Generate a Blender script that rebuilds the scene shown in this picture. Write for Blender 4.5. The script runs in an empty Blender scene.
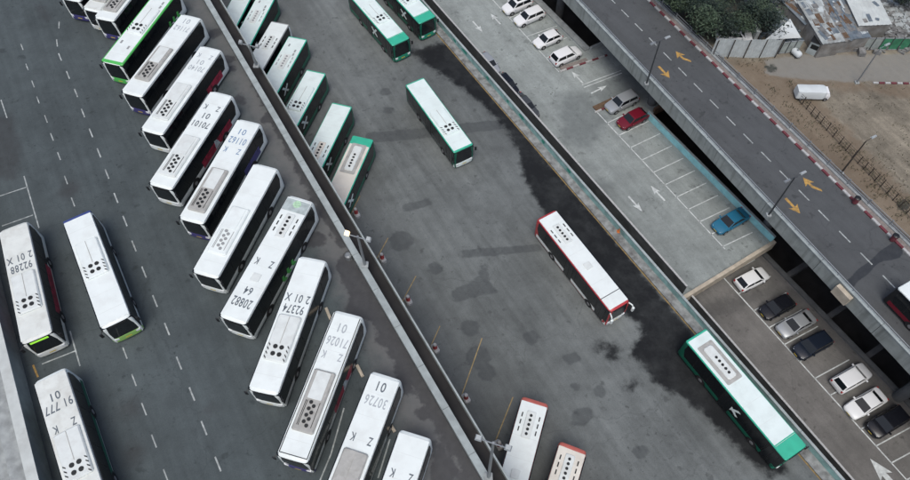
import bpy, bmesh, math, random
import numpy as np
from mathutils import Vector, Matrix
random.seed(7); np.random.seed(7)
S = bpy.context.scene
COL = S.collection
R = math.radians

# ------------------------------------------------------------------ camera
F, NX, NY, HC = 678.67, 463.9, 651.3, 52.8
dv = Vector((NX-455, NY-240, F)).normalized()
xv = (Vector((1, 0, 0)) - dv[0]*dv).normalized()
yv = dv.cross(xv)
def at(px, py, z=0.0):
    """point of the place seen at photo pixel (px,py) on the level z"""
    r = Vector((px-455, py-240, F)); r = r*((HC-z)/r.dot(dv))
    return Vector((r.dot(xv), -r.dot(yv), z))
def at2(px, py, z=0.0):
    v = at(px, py, z); return np.array([v.x, v.y])
cd = bpy.data.cameras.new('camera'); co = bpy.data.objects.new('camera', cd); COL.objects.link(co)
def cw(i): return Vector((xv[i], -yv[i], -dv[i]))
Mx = Matrix((cw(0), -cw(1), -cw(2))).transposed().to_4x4(); Mx.translation = Vector((0, 0, HC))
co.matrix_world = Mx
cd.sensor_width = 36; cd.lens = F/910*36; cd.clip_end = 2000; cd.clip_start = 0.5
S.camera = co

# ------------------------------------------------------------------ light
w = bpy.data.worlds.new("World"); S.world = w; w.use_nodes = True
nt = w.node_tree
sky = nt.nodes.new('ShaderNodeTexSky'); sky.sky_type = 'NISHITA'; sky.sun_disc = False
SUN_EL, SUN_AZ = R(66), R(188)
sky.sun_elevation = SUN_EL; sky.sun_rotation = SUN_AZ; sky.dust_density = 4.0; sky.air_density = .85; sky.ozone_density = 1.0
bg = nt.nodes['Background']; nt.links.new(sky.outputs[0], bg.inputs[0]); bg.inputs[1].default_value = 0.115
sd = bpy.data.lights.new('sun', 'SUN'); sd.energy = 1.0; sd.angle = R(28); sd.color = (.97, 1, .975)
so = bpy.data.objects.new('sun', sd); COL.objects.link(so)
sdir = Vector((math.sin(SUN_AZ)*math.cos(SUN_EL), math.cos(SUN_AZ)*math.cos(SUN_EL), math.sin(SUN_EL)))
so.rotation_euler = sdir.to_track_quat('Z', 'Y').to_euler(); so.location = (0, 0, 80)
S.view_settings.view_transform = 'Standard'; S.view_settings.look = 'None'
S.view_settings.gamma = 1; S.view_settings.exposure = 0.34; S.view_settings.use_curve_mapping = False

# ------------------------------------------------------------------ materials
M = {}
def mat(name, col, rough=.6, metal=0., noise=.0, scale=3., emit=None, spec=.5, bump=0., dirt=None, dscale=1.2, damt=.5):
    m = bpy.data.materials.new(name); m.use_nodes = True
    n = m.node_tree.nodes; l = m.node_tree.links; b = n['Principled BSDF']
    b.inputs['Base Color'].default_value = (*col, 1); b.inputs['Roughness'].default_value = rough
    b.inputs['Metallic'].default_value = metal; b.inputs['Specular IOR Level'].default_value = spec
    if emit:
        b.inputs['Emission Color'].default_value = (*emit[0], 1); b.inputs['Emission Strength'].default_value = emit[1]
    if noise or dirt:
        g = n.new('ShaderNodeNewGeometry')
        t = n.new('ShaderNodeTexNoise'); t.inputs['Scale'].default_value = scale; t.inputs['Detail'].default_value = 6
        l.new(g.outputs['Position'], t.inputs['Vector'])
        mr = n.new('ShaderNodeMapRange'); mr.inputs[1].default_value = .3; mr.inputs[2].default_value = .7
        mr.inputs[3].default_value = 1-noise; mr.inputs[4].default_value = 1+noise
        l.new(t.outputs[0], mr.inputs[0])
        mx = n.new('ShaderNodeMix'); mx.data_type = 'RGBA'; mx.blend_type = 'MULTIPLY'; mx.inputs[0].default_value = 1
        mx.inputs[6].default_value = (*col, 1); l.new(mr.outputs[0], mx.inputs[7])
        out = mx.outputs[2]
        if dirt:
            t2 = n.new('ShaderNodeTexNoise'); t2.inputs['Scale'].default_value = dscale; t2.inputs['Detail'].default_value = 7
            t2.inputs['Roughness'].default_value = .65
            l.new(g.outputs['Position'], t2.inputs['Vector'])
            m2 = n.new('ShaderNodeMapRange'); m2.inputs[1].default_value = .48; m2.inputs[2].default_value = .72
            m2.inputs[4].default_value = damt; l.new(t2.outputs[0], m2.inputs[0])
            mx2 = n.new('ShaderNodeMix'); mx2.data_type = 'RGBA'; l.new(m2.outputs[0], mx2.inputs[0])
            l.new(out, mx2.inputs[6]); mx2.inputs[7].default_value = (*dirt, 1); out = mx2.outputs[2]
        l.new(out, b.inputs['Base Color'])
        if bump:
            bp = n.new('ShaderNodeBump'); bp.inputs['Strength'].default_value = bump; bp.inputs['Distance'].default_value = .05
            l.new(t.outputs[0], bp.inputs['Height']); l.new(bp.outputs[0], b.inputs['Normal'])
    M[name] = m; return m

def ground_mat(name, base, var, stains, rough=.85, streak=-60., specks=.6):
    """asphalt/concrete: several scales of mottling plus stains whose shapes are stored in mesh attributes"""
    m = bpy.data.materials.new(name); m.use_nodes = True
    n = m.node_tree.nodes; l = m.node_tree.links; b = n['Principled BSDF']
    g = n.new('ShaderNodeNewGeometry'); pos = g.outputs['Position']
    def noise(sc, det=6, ro=.6):
        t = n.new('ShaderNodeTexNoise'); t.inputs['Scale'].default_value = sc; t.inputs['Detail'].default_value = det
        t.inputs['Roughness'].default_value = ro; l.new(pos, t.inputs['Vector']); return t.outputs[0]
    def rng(v, a, c, d, e, smooth=False):
        r = n.new('ShaderNodeMapRange'); r.inputs[1].default_value = a; r.inputs[2].default_value = c
        r.inputs[3].default_value = d; r.inputs[4].default_value = e
        if smooth: r.interpolation_type = 'SMOOTHSTEP'
        l.new(v, r.inputs[0]); return r.outputs[0]
    def math_(op, a, c):
        q = n.new('ShaderNodeMath'); q.operation = op
        for i, v in enumerate((a, c)):
            if isinstance(v, (int, float)): q.inputs[i].default_value = v
            else: l.new(v, q.inputs[i])
        return q.outputs[0]
    def mix(f, a, c, mode='MIX'):
        x = n.new('ShaderNodeMix'); x.data_type = 'RGBA'; x.blend_type = mode
        for i, v in ((0, f), (6, a), (7, c)):
            if isinstance(v, (int, float)): x.inputs[i].default_value = v
            elif isinstance(v, tuple): x.inputs[i].default_value = (*v, 1)
            else: l.new(v, x.inputs[i])
        return x.outputs[2]
    c = mix(1, base, rng(noise(.09, 5), .3, .7, 1-var, 1+var), 'MULTIPLY')
    c = mix(1, c, rng(noise(.55, 8, .7), .3, .7, 1-var*.8, 1+var*.8), 'MULTIPLY')
    c = mix(1, c, rng(noise(9, 4, .7), .3, .7, 1-var*.6, 1+var*.6), 'MULTIPLY')
    # worn wheel tracks along the lanes
    mp = n.new('ShaderNodeMapping'); mp.vector_type = 'TEXTURE'; mp.inputs['Rotation'].default_value = (0, 0, R(streak)); mp.inputs['Scale'].default_value = (14, .9, 1)
    l.new(pos, mp.inputs[0]); sn = n.new('ShaderNodeTexNoise'); sn.inputs['Scale'].default_value = 1; sn.inputs['Detail'].default_value = 6; sn.inputs['Roughness'].default_value = .62
    l.new(mp.outputs[0], sn.inputs['Vector']); c = mix(1, c, rng(sn.outputs[0], .3, .7, 1-var*.7, 1+var*.7), 'MULTIPLY')
    # drips and small dark scuffs
    sk = math_('MULTIPLY', rng(noise(1.9, 4, .6), .60, .68, 0, specks), rng(noise(.16, 3, .5), .42, .6, .1, 1))
    c = mix(sk, c, tuple(v*.35 for v in base))
    sk = rng(noise(5.5, 3, .5), .67, .73, 0, specks*.8)
    c = mix(sk, c, tuple(v*.4 for v in base))
    # small oil spots
    sp = rng(noise(.8, 3, .5), .66, .72, 0, .55)
    c = mix(sp, c, tuple(v*.45 for v in base))
    # fine tyre / crack lines
    wv = n.new('ShaderNodeTexVoronoi'); wv.feature = 'DISTANCE_TO_EDGE'; wv.inputs['Scale'].default_value = .11
    dn = n.new('ShaderNodeTexNoise'); dn.inputs['Scale'].default_value = .6; dn.inputs['Detail'].default_value = 5; l.new(pos, dn.inputs['Vector'])
    va = n.new('ShaderNodeVectorMath'); va.operation = 'MULTIPLY_ADD'; l.new(dn.outputs['Color'], va.inputs[0]); va.inputs[1].default_value = (2.5, 2.5, 0); l.new(pos, va.inputs[2])
    l.new(va.outputs[0], wv.inputs['Vector'])
    c = mix(rng(wv.outputs['Distance'], .0, .006, .35, 0), c, tuple(v*.5 for v in base))
    ro = rough
    for (att, scol, amt, edge, srough, *wd_) in stains:
        a = n.new('ShaderNodeAttribute'); a.attribute_name = att
        f = math_('ADD', a.outputs['Fac'], math_('MULTIPLY', math_('SUBTRACT', noise(.7, 8, .65), .5), edge))
        f = rng(f, .5-(wd_[0] if wd_ else .08), .5+(wd_[0] if wd_ else .08), 0, amt, True)
        f = math_('MULTIPLY', f, rng(noise(1.6, 5, .6), .25, .6, .72, 1) if amt < .95 else rng(noise(.35, 8, .7), .3, .55, .84, 1))
        c = mix(f, c, scol)
        r = n.new('ShaderNodeMix'); r.data_type = 'FLOAT'; l.new(f, r.inputs[0])
        if isinstance(ro, float): r.inputs[2].default_value = ro
        else: l.new(ro, r.inputs[2])
        r.inputs[3].default_value = srough; ro = r.outputs[0]
    l.new(c, b.inputs['Base Color'])
    if isinstance(ro, float): b.inputs['Roughness'].default_value = ro
    else: l.new(ro, b.inputs['Roughness'])
    b.inputs['Specular IOR Level'].default_value = .35
    bp = n.new('ShaderNodeBump'); bp.inputs['Strength'].default_value = .25; bp.inputs['Distance'].default_value = .03
    l.new(noise(6, 6, .7), bp.inputs['Height']); l.new(bp.outputs[0], b.inputs['Normal'])
    M[name] = m; return m

ground_mat('deck_asphalt', (.068, .083, .086), .2, [('dust', (.150, .148, .146), .8, .9, .9, .4), ('damp', (.040, .040, .043), .85, 1.4, .5, .12), ('oil', (.03, .026, .026), .5, 1.3, .6, .4)])
ground_mat('lot_asphalt', (.138, .150, .147), .24, [('dark_ground', (.085, .09, .09), .35, 1.2, .85, .4), ('patch', (.045, .05, .053), .55, 1.3, .75, .2), ('wet', (.005, .006, .0075), .975, 1.35, .85, .26)])
ground_mat('car_deck_concrete', (.262, .288, .278), .2, [('dark_mottle', (.12, .135, .135), .65, 1.3, .85, .45)])
ground_mat('lower_deck_concrete', (.148, .143, .135), .18, [('dark_mottle', (.05, .05, .05), .55, 1.3, .8, .4)])
ground_mat('road_asphalt', (.080, .085, .088), .12, [('patch', (.026, .03, .036), .9, .25, .7)])
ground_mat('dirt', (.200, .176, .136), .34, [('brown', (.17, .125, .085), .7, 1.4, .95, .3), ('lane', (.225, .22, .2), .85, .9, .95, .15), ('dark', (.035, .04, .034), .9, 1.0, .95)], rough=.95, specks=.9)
mat('pavement', (.22, .195, .18), .9, noise=.2, scale=4, dirt=(.12, .1, .09), damt=.6)
mat('void_floor', (.055, .055, .055), .95, noise=.3, scale=.6)
mat('white_line', (.36, .385, .375), .8, noise=.4, scale=2.5, dirt=(.13, .14, .14), dscale=1.6, damt=.7)
mat('bay_paint', (.56, .59, .58), .8, noise=.25, scale=2.5, dirt=(.3, .32, .31), dscale=1.6, damt=.6)
mat('bay_yellow', (.32, .235, .11), .8, noise=.3, scale=2)
mat('yellow_line', (.24, .165, .06), .8, noise=.35, scale=3, dirt=(.1, .09, .07), dscale=1.2, damt=.85)
mat('orange_mark', (.44, .26, .07), .8, noise=.3, scale=3, dirt=(.13, .1, .06), dscale=2.5, damt=.8)
mat('white_kerb', (.43, .43, .42), .7, noise=.2, scale=5)
mat('red_kerb', (.15, .035, .045), .7, noise=.3, scale=5)
mat('concrete', (.32, .34, .335), .85, noise=.2, scale=1.5, dirt=(.14, .15, .15), dscale=.9, damt=.55)
mat('light_concrete', (.335, .375, .37), .8, noise=.15, scale=1.2, dirt=(.2, .22, .22), dscale=.8, damt=.5)
mat('shaded_concrete', (.085, .085, .085), .9, noise=.3, scale=.9, dirt=(.025, .025, .025), dscale=.5, damt=.7)  # concrete darkened to put shade into the deep slots and undersides
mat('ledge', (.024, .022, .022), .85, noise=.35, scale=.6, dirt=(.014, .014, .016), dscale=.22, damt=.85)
mat('pier', (.12, .125, .125), .9, noise=.2, scale=1)
mat('teal_wall', (.27, .45, .43), .75, noise=.25, scale=1.2, dirt=(.1, .16, .15), dscale=.9, damt=.6)
mat('graffiti', (.03, .26, .19), .7, noise=.4, scale=3)
mat('blue_wall', (.34, .70, .73), .65, noise=.12, scale=1, dirt=(.2, .36, .38), dscale=1.2, damt=.5)
mat('beige_beam', (.48, .42, .33), .8, noise=.15, scale=1.5, dirt=(.25, .21, .16), damt=.5)
mat('bus_white', (.785, .835, .81), .35, noise=.04, scale=.8, dirt=(.6, .61, .58), dscale=.7, damt=.4)
mat('bus_white_dull', (.69, .715, .675), .5, noise=.06, scale=1, dirt=(.47, .46, .41), dscale=.8, damt=.6)
mat('bus_mint', (.74, .83, .80), .4, noise=.04, scale=.8, dirt=(.56, .62, .59), dscale=.7, damt=.45)
mat('bus_cream', (.72, .68, .6), .5, noise=.05, scale=.8, dirt=(.52, .47, .4), dscale=.7, damt=.5)
mat('bus_green', (.02, .24, .145), .35, noise=.05, scale=1)
mat('bus_green_roof', (.045, .45, .29), .4, noise=.08, scale=1.2)
mat('bus_dark_green', (.008, .10, .062), .35)
mat('bus_deep_green', (.008, .12, .072), .35)
mat('bright_green', (.09, .48, .10), .4, noise=.08, scale=1)
mat('lime', (.24, .44, .12), .4); mat('emblem', (.42, .62, .42), .5, noise=.3, scale=4)
mat('bus_red', (.46, .045, .05), .35, noise=.06, scale=1)
mat('bus_red_faded', (.50, .13, .10), .5, noise=.1, scale=1.5)
mat('purple', (.055, .05, .17), .4)
mat('navy', (.035, .06, .22), .4)
mat('ad_red', (.30, .015, .045), .4, noise=.5, scale=2.2)
mat('ad_pale', (.45, .52, .55), .4, noise=.4, scale=3)
mat('black_trim', (.012, .012, .013), .45)
mat('roof_groove', (.07, .075, .075), .6)
mat('glass_dark', (.008, .010, .012), .12, spec=.45)
mat('glass_front', (.012, .015, .017), .1, spec=.5)
mat('fan_black', (.015, .016, .016), .6)
mat('fan_grey', (.30, .31, .305), .6)
mat('rear_grey', (.42, .48, .47), .5, noise=.25, scale=2); mat('ac_grey', (.40, .395, .37), .6, noise=.12, scale=2, dirt=(.26, .25, .22), dscale=1.5, damt=.6)
mat('ac_white', (.69, .725, .70), .5, noise=.05, scale=1.5, dirt=(.52, .52, .49), dscale=1.2, damt=.5)
mat('number_paint', (.11, .13, .15), .6)
mat('number_faint', (.40, .43, .45), .6)
mat('number_blue', (.20, .29, .42), .6)
mat('tyre', (.015, .015, .016), .85)
mat('rim', (.35, .35, .36), .4, metal=.6)
mat('lamp_glass', (.75, .77, .78), .15)
mat('tail_red', (.35, .01, .012), .3)
mat('plate', (.6, .45, .06), .5)
mat('led_sign', (.1, .3, .02), .5, emit=((.45, 1, .08), .55))
mat('flood_on', (.9, .75, .5), .4, emit=((1, .68, .34), 1.4))
mat('flood_off', (.34, .37, .38), .4)
mat('galv', (.30, .32, .33), .45, metal=.5)
mat('pole_dark', (.06, .065, .07), .5, metal=.3)
mat('pole_brown', (.05, .04, .032), .7)
mat('car_white', (.78, .79, .79), .22)
mat('car_silver', (.42, .44, .45), .28, metal=.4)
mat('car_red', (.15, .010, .022), .22)
mat('car_black', (.010, .011, .015), .18)
mat('car_navy', (.012, .017, .028), .18)
mat('car_blue', (.025, .15, .25), .22)
mat('car_grey', (.06, .065, .07), .25)
mat('sheet_white', (.48, .52, .515), .6, noise=.12, scale=2, dirt=(.36, .39, .38), dscale=.9, damt=.7)
mat('tarp_white', (.60, .64, .64), .6, noise=.06, scale=2, dirt=(.48, .5, .5), dscale=1, damt=.5)
mat('tin_rust', (.22, .215, .20), .7, noise=.3, scale=1.2, dirt=(.13, .10, .075), dscale=.7, damt=.9)
mat('tin_pale', (.36, .385, .375), .6, noise=.25, scale=1.1, dirt=(.17, .16, .14), dscale=.8, damt=.95)
mat('tin_blue', (.12, .15, .175), .6, noise=.3, scale=1.3, dirt=(.25, .26, .26), dscale=.9, damt=.8)
mat('roof_white', (.52, .55, .53), .6, noise=.1, scale=1, dirt=(.38, .39, .37), dscale=.6, damt=.6)
mat('rubble', (.17, .17, .165), .9, noise=.5, scale=1.8)
mat('mesh_green', (.04, .19, .10), .6, noise=.3, scale=2)
mat('mesh_grey', (.28, .31, .29), .7, noise=.25, scale=1.5)
mat('wood_brown', (.12, .075, .045), .85, noise=.3, scale=3)
mat('bark', (.07, .055, .045), .9, noise=.3, scale=5)
mat('orange', (.55, .16, .04), .6)
mat('red_paint', (.36, .05, .05), .6, noise=.2, scale=4)
mat('skin', (.35, .2, .14), .6)
mat('cloth_dark', (.02, .022, .03), .8)
def leaf_mat(name, c):
    m = mat(name, c, .7)
    n = m.node_tree.nodes; l = m.node_tree.links; b = n['Principled BSDF']
    g = n.new('ShaderNodeNewGeometry'); hs = n.new('ShaderNodeHueSaturation')
    mr = n.new('ShaderNodeMapRange'); mr.inputs[3].default_value = .55; mr.inputs[4].default_value = 1.5
    l.new(g.outputs['Random Per Island'], mr.inputs[0]); l.new(mr.outputs[0], hs.inputs['Value'])
    hs.inputs['Color'].default_value = (*c, 1); l.new(hs.outputs[0], b.inputs['Base Color'])
leaf_mat('leaf_dark', (.014, .027, .018)); leaf_mat('leaf_mid', (.046, .072, .040)); leaf_mat('leaf_dry', (.105, .098, .06))
leaf_mat('leaf_flower', (.35, .36, .34))

# concrete of the bridge face with run-off streaks
m = mat('bridge_concrete', (.29, .315, .30), .85, noise=.14, scale=1.2)
n = m.node_tree.nodes; l = m.node_tree.links; b = n['Principled BSDF']
prev = b.inputs['Base Color'].links[0].from_socket
mp = n.new('ShaderNodeMapping'); mp.inputs['Scale'].default_value = (1.7, 1.7, .12)
g = n.new('ShaderNodeNewGeometry'); l.new(g.outputs['Position'], mp.inputs[0])
t = n.new('ShaderNodeTexNoise'); t.inputs['Scale'].default_value = 1.0; t.inputs['Detail'].default_value = 4; l.new(mp.outputs[0], t.inputs['Vector'])
mr = n.new('ShaderNodeMapRange'); mr.inputs[1].default_value = .5; mr.inputs[2].default_value = .75; mr.inputs[4].default_value = .7; l.new(t.outputs[0], mr.inputs[0])
mx = n.new('ShaderNodeMix'); mx.data_type = 'RGBA'; l.new(mr.outputs[0], mx.inputs[0]); l.new(prev, mx.inputs[6]); mx.inputs[7].default_value = (.10, .11, .10, 1)
l.new(mx.outputs[2], b.inputs['Base Color'])

# ------------------------------------------------------------------ mesh helpers
class MB:
    def __init__(s): s.bm = bmesh.new()
    def box(s, x0, x1, y0, y1, z0, z1, ch=0., top=0.):
        """box; ch chamfers vertical edges in plan, top insets the top face"""
        c = ch
        base = [(x0+c, y0), (x1-c, y0), (x1, y0+c), (x1, y1-c), (x1-c, y1), (x0+c, y1), (x0, y1-c), (x0, y0+c)] if c else [(x0, y0), (x1, y0), (x1, y1), (x0, y1)]
        cx, cy = (x0+x1)/2, (y0+y1)/2
        lv = [(base, z0)]
        if top:
            h = min(top, (z1-z0)*.6)
            lv.append((base, z1-h))
            ins = [(cx+(x-cx)*(1-top/max(.01, abs(x1-x0)/2)), cy+(y-cy)*(1-top/max(.01, abs(y1-y0)/2))) for x, y in base]
            lv.append((ins, z1))
        else: lv.append((base, z1))
        s.loft([[(x, y, z) for x, y in p] for p, z in lv]); return s
    def loft(s, rings, caps=True, closed=True):
        V = [[s.bm.verts.new(p) for p in r] for r in rings]
        k = len(V[0])
        for a, b in zip(V[:-1], V[1:]):
            for i in range(k if closed else k-1):
                j = (i+1) % k
                try: s.bm.faces.new((a[i], a[j], b[j], b[i]))
                except ValueError: pass
        if caps and closed:
            s.bm.faces.new(V[0][::-1]); s.bm.faces.new(V[-1])
        return s
    def prism(s, poly, axis, a, b):
        """polygon in the two other axes extruded along axis from a to b"""
        def P(u, v, t): return {'x': (t, u, v), 'y': (u, t, v), 'z': (u, v, t)}[axis]
        return s.loft([[P(u, v, a) for u, v in poly], [P(u, v, b) for u, v in poly]])
    def cyl(s, p0, p1, r0, r1=None, n=10):
        p0, p1 = Vector(p0), Vector(p1); r1 = r0 if r1 is None else r1
        d = (p1-p0).normalized(); a = d.orthogonal().normalized(); b = d.cross(a)
        ring = lambda p, r: [tuple(p+(a*math.cos(2*math.pi*i/n)+b*math.sin(2*math.pi*i/n))*r) for i in range(n)]
        return s.loft([ring(p0, r0), ring(p1, r1)])
    def tube(s, pts, r, n=6):
        for a, b in zip(pts[:-1], pts[1:]): s.cyl(a, b, r, r, n)
        return s
    def hexa(s, b, t):
        return s.loft([b, t])
    def mesh(s, name, smooth=False):
        bmesh.ops.recalc_face_normals(s.bm, faces=s.bm.faces)
        me = bpy.data.meshes.new(name); s.bm.to_mesh(me); s.bm.free()
        if smooth:
            for p in me.polygons: p.use_smooth = True
            me.set_sharp_from_angle(angle=R(38))
        return me
    def build(s, name, m, parent=None, smooth=False):
        return link(name, s.mesh(name, smooth), m, parent)
def link(name, me, m, parent=None):
    if not me.materials: me.materials.append(M[m])
    o = bpy.data.objects.new(name, me); COL.objects.link(o)
    if parent is not None: o.parent = parent
    return o
CACHE = {}
def part(name, key, m, parent, fn, smooth=False, label=None):
    k = (key, m)
    if k not in CACHE:
        b = MB(); fn(b); CACHE[k] = b.mesh(name, smooth)
    o = link(name, CACHE[k], m, parent)
    if label: o['label'] = label
    return o
def thing(name, label, cat, loc=(0, 0, 0), rz=0., group=None):
    o = bpy.data.objects.new(name, None); COL.objects.link(o); o.empty_display_size = .3
    o.location = loc; o.rotation_euler = (0, 0, rz); o['label'] = label; o['category'] = cat
    if group: o['group'] = group
    return o
def tag(o, label, cat, group=None):
    o['label'] = label; o['category'] = cat
    if group: o['group'] = group
    return o
def struct(o, kind='structure'): o['kind'] = kind; return o
TXT = {}
def text_mesh(s, size):
    k = (s, size)
    if k not in TXT:
        c = bpy.data.curves.new('roof_text', 'FONT'); c.body = s; c.size = size; c.align_x = 'CENTER'; c.align_y = 'CENTER'
        c.extrude = .004; c.offset = .012; c.space_character = 1.15; c.resolution_u = 3
        o = bpy.data.objects.new('t', c); COL.objects.link(o)
        dg = bpy.context.evaluated_depsgraph_get(); me = bpy.data.meshes.new_from_object(o.evaluated_get(dg))
        COL.objects.unlink(o); bpy.data.objects.remove(o); bpy.data.curves.remove(c)
        me.materials.clear(); TXT[k] = me
    return TXT[k].copy()

# ------------------------------------------------------------------ ground sheets
def basis(a, b):
    a = np.array(a[:2]); u = np.array(b[:2])-a; u /= np.linalg.norm(u)
    return a, u, np.array([u[1], -u[0]]) * -1      # n points up-right of a line that runs down-right
def spaced(lo, hi, step, far):
    v = list(np.arange(lo, hi+step, step)); return [lo-far, lo-far/4] + v + [hi+far/4, hi+far]
def sdist(P, poly):
    """signed distance (positive inside) of points P to a polygon"""
    d = np.full(len(P), 1e9); ins = np.zeros(len(P), bool)
    k = len(poly)
    for i in range(k):
        a, b = poly[i], poly[(i+1) % k]; e = b-a
        t = np.clip(((P-a)@e)/(e@e+1e-9), 0, 1)
        d = np.minimum(d, np.linalg.norm(P-(a+t[:, None]*e), axis=1))
        c = ((a[1] > P[:, 1]) != (b[1] > P[:, 1]))
        with np.errstate(divide='ignore', invalid='ignore'):
            xi = (b[0]-a[0])*(P[:, 1]-a[1])/(b[1]-a[1])+a[0]
        ins ^= c & (P[:, 0] < xi)
    return np.where(ins, d, -d)
def field(P, polys, z, soft):
    out = np.zeros(len(P))
    for q in polys:
        if len(q) == 3 and isinstance(q[2], (int, float)):
            c = at2(q[0], q[1], z); d = q[2]-np.linalg.norm(P-c, axis=1)
        else: d = sdist(P, np.array([at2(x, y, z) for x, y in q]))
        out = np.maximum(out, np.clip(.5+d/(2*soft), 0, 1))
    return out
def sheet(name, m, org, u, n, svals, tvals, z, stains):
    s, t = np.meshgrid(svals, tvals, indexing='ij')
    P = org + s.reshape(-1, 1)*u + t.reshape(-1, 1)*n
    ns, ntt = s.shape
    idx = np.arange(ns*ntt).reshape(ns, ntt)
    f = np.stack([idx[:-1, :-1], idx[1:, :-1], idx[1:, 1:], idx[:-1, 1:]], -1).reshape(-1, 4)
    me = bpy.data.meshes.new(name)
    me.from_pydata([(p[0], p[1], z) for p in P], [], f.tolist())
    for att, (polys, soft) in stains.items():
        a = me.attributes.new(att, 'FLOAT', 'POINT'); a.data.foreach_set('value', field(P, polys, z, soft))
    bm = bmesh.new(); bm.from_mesh(me); bmesh.ops.recalc_face_normals(bm, faces=bm.faces)
    if bm.faces[0].normal.z < 0: bmesh.ops.reverse_faces(bm, faces=bm.faces)
    bm.to_mesh(me); bm.free()
    return struct(link(name, me, m))
ZD, ZL, ZU, ZB, ZR, ZT = 0., -10., -14.5, -17.5, -8., -8.3
PH = 2.9   # height of the wall along the left edge of the car decks

# upper bus deck (left)
o1, u1, n1 = basis(at(345, 245, 0), at(458, 440, 0))
def w1(s, t, z): p = o1+u1*s+n1*t; return (p[0], p[1], z)
dust = [[(180, -10), (200, -10), (505, 490), (425, 490), (375, 365), (325, 262), (268, 155), (215, 40)]]
damp = [[(212, 0), (222, 0), (352, 245), (340, 248), (300, 180), (255, 90)],
        [(335, 262), (350, 250), (505, 500), (470, 500), (452, 455), (425, 408), (398, 372), (372, 325), (350, 300)],
        (405, 386, .9), (428, 412, .8), (362, 306, 1.3), (388, 338, .9), (446, 470, 1.2), (315, 240, .9), (225, 60, .8), (232, 70, .6), (240, 100, .7), (268, 118, .7), (215, 33, .8), (298, 205, .7), (437, 452, .7)]
oil = [[(-5, 118), (10, 112), (22, 150), (14, 180), (-5, 176)], [(36, 5), (40, 3), (48, 18), (45, 22)], (130, 410, .7), (134, 452, .7), (210, 410, .4), (70, 190, 1.)]
sheet('bus_deck', 'deck_asphalt', o1, u1, n1, spaced(-75, 50, .5, 120), [-190, -110] + list(np.arange(-62, .01, .5)), ZD,
      {'dust': (dust, 1.6), 'damp': (damp, .8), 'oil': (oil, .9)})
mb = MB()
P = [w1(-200, 1.95, 0), w1(180, 1.95, 0), w1(180, -190, 0), w1(-200, -190, 0)]
mb.loft([[(x, y, -1.0) for x, y, _ in P], [(x, y, -.66) for x, y, _ in P]])
P = [w1(-200, .004, 0), w1(180, .004, 0), w1(180, -190, 0), w1(-200, -190, 0)]
mb.loft([[(x, y, -.655) for x, y, _ in P], [(x, y, -.02) for x, y, _ in P]])
struct(mb.build('bus_deck_slab', 'shaded_concrete'))
# parapet of the deck: wall, dark ledge outside it, thin outer rim
def w1box(mb, s0, s1, t0, t1, z0, z1, o=None):
    f = w1 if o is None else o
    q = [f(s0, t0, 0), f(s1, t0, 0), f(s1, t1, 0), f(s0, t1, 0)]
    mb.loft([[(x, y, z0) for x, y, _ in q], [(x, y, z1) for x, y, _ in q]])
root = thing('parapet_wall', 'long grey concrete parapet wall with dark gutter ledge dividing the two bus yards', 'wall', w1(0, 0, 0))
def child(mb, name, m, root, smooth=False):
    """mesh written in world coordinates, hung under root without moving"""
    o = mb.build(name, m, root, smooth)
    o.matrix_parent_inverse = Matrix.LocRotScale(root.location, root.rotation_euler, root.scale).inverted()
    return o
mb = MB(); w1box(mb, -90, 70, .03, .36, -.018, .95); child(mb, 'wall_body', 'concrete', root)
mb = MB()
for k in range(40): w1box(mb, -90+k*4, -90+k*4+3.97, -.03, .56, .952, 1.07)
child(mb, 'coping', 'light_concrete', root)
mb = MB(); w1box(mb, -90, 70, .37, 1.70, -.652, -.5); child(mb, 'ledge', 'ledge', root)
mb = MB(); w1box(mb, -90, 70, 1.70, 1.84, -.652, .1); child(mb, 'rim', 'light_concrete', root)
# columns that carry the deck over the lower yard
for k in range(14):
    mb = MB(); p = w1(-70+k*9.0, -4.5, 0); mb.cyl((p[0], p[1], ZL), (p[0], p[1], -1.0), .45, .45, 14)
    tag(mb.build('column', 'pier'), 'round concrete column holding up the bus deck', 'column', 'columns under the bus deck')

# lower bus yard
o2, u2, n2 = basis(at(546, 160, ZL), at(680, 315.5, ZL))
def w2(s, t, z): p = o2+u2*s+n2*t; return (p[0], p[1], z)
wet = [[(411, 52), (424, 46), (440, 42), (455, 48), (490, 92), (546, 158), (600, 222), (640, 268), (672, 306), (692, 330), (720, 365), (735, 390), (700, 410), (676, 385), (655, 358), (642, 332), (618, 300), (575, 250), (545, 215), (530, 190), (521, 168), (517, 150), (505, 128), (478, 100), (455, 84), (436, 72)],
       [(640, 330), (690, 345), (790, 470), (770, 478), (735, 445), (705, 415), (680, 398), (650, 378), (630, 352)],
       (612, 352, .9), (632, 385, .6), (600, 345, .6)]
patch = [[(462, 250), (540, 244), (541, 251), (463, 258)], [(450, 292), (476, 280), (482, 262), (487, 264), (490, 282), (500, 292), (478, 296), (455, 302)],
         [(572, 412), (580, 406), (592, 408), (594, 416), (584, 427), (571, 426)], [(560, 355), (578, 352), (582, 361), (566, 364)], [(402, 205), (430, 198), (432, 205), (404, 213)],
         [(366, 133), (520, 118), (522, 126), (450, 136), (366, 143)], (401, 241, 1.3), (478, 357, 1.2), (487, 372, .9), (531, 337, .8), (385, 92, .7), (388, 110, .6), (300, 60, .8), (575, 386, .5), (470, 328, .9), (600, 391, .6), (640, 452, .7), (435, 268, .8)]
dark_ground = [[(240, -20), (300, -20), (345, 120), (386, 195), (415, 240), (470, 318), (520, 390), (560, 440), (600, 500), (470, 500)], [(480, 130), (520, 118), (535, 150), (500, 160)]]  # ground of a darker tone left of the joint line, plus one spot
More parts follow.
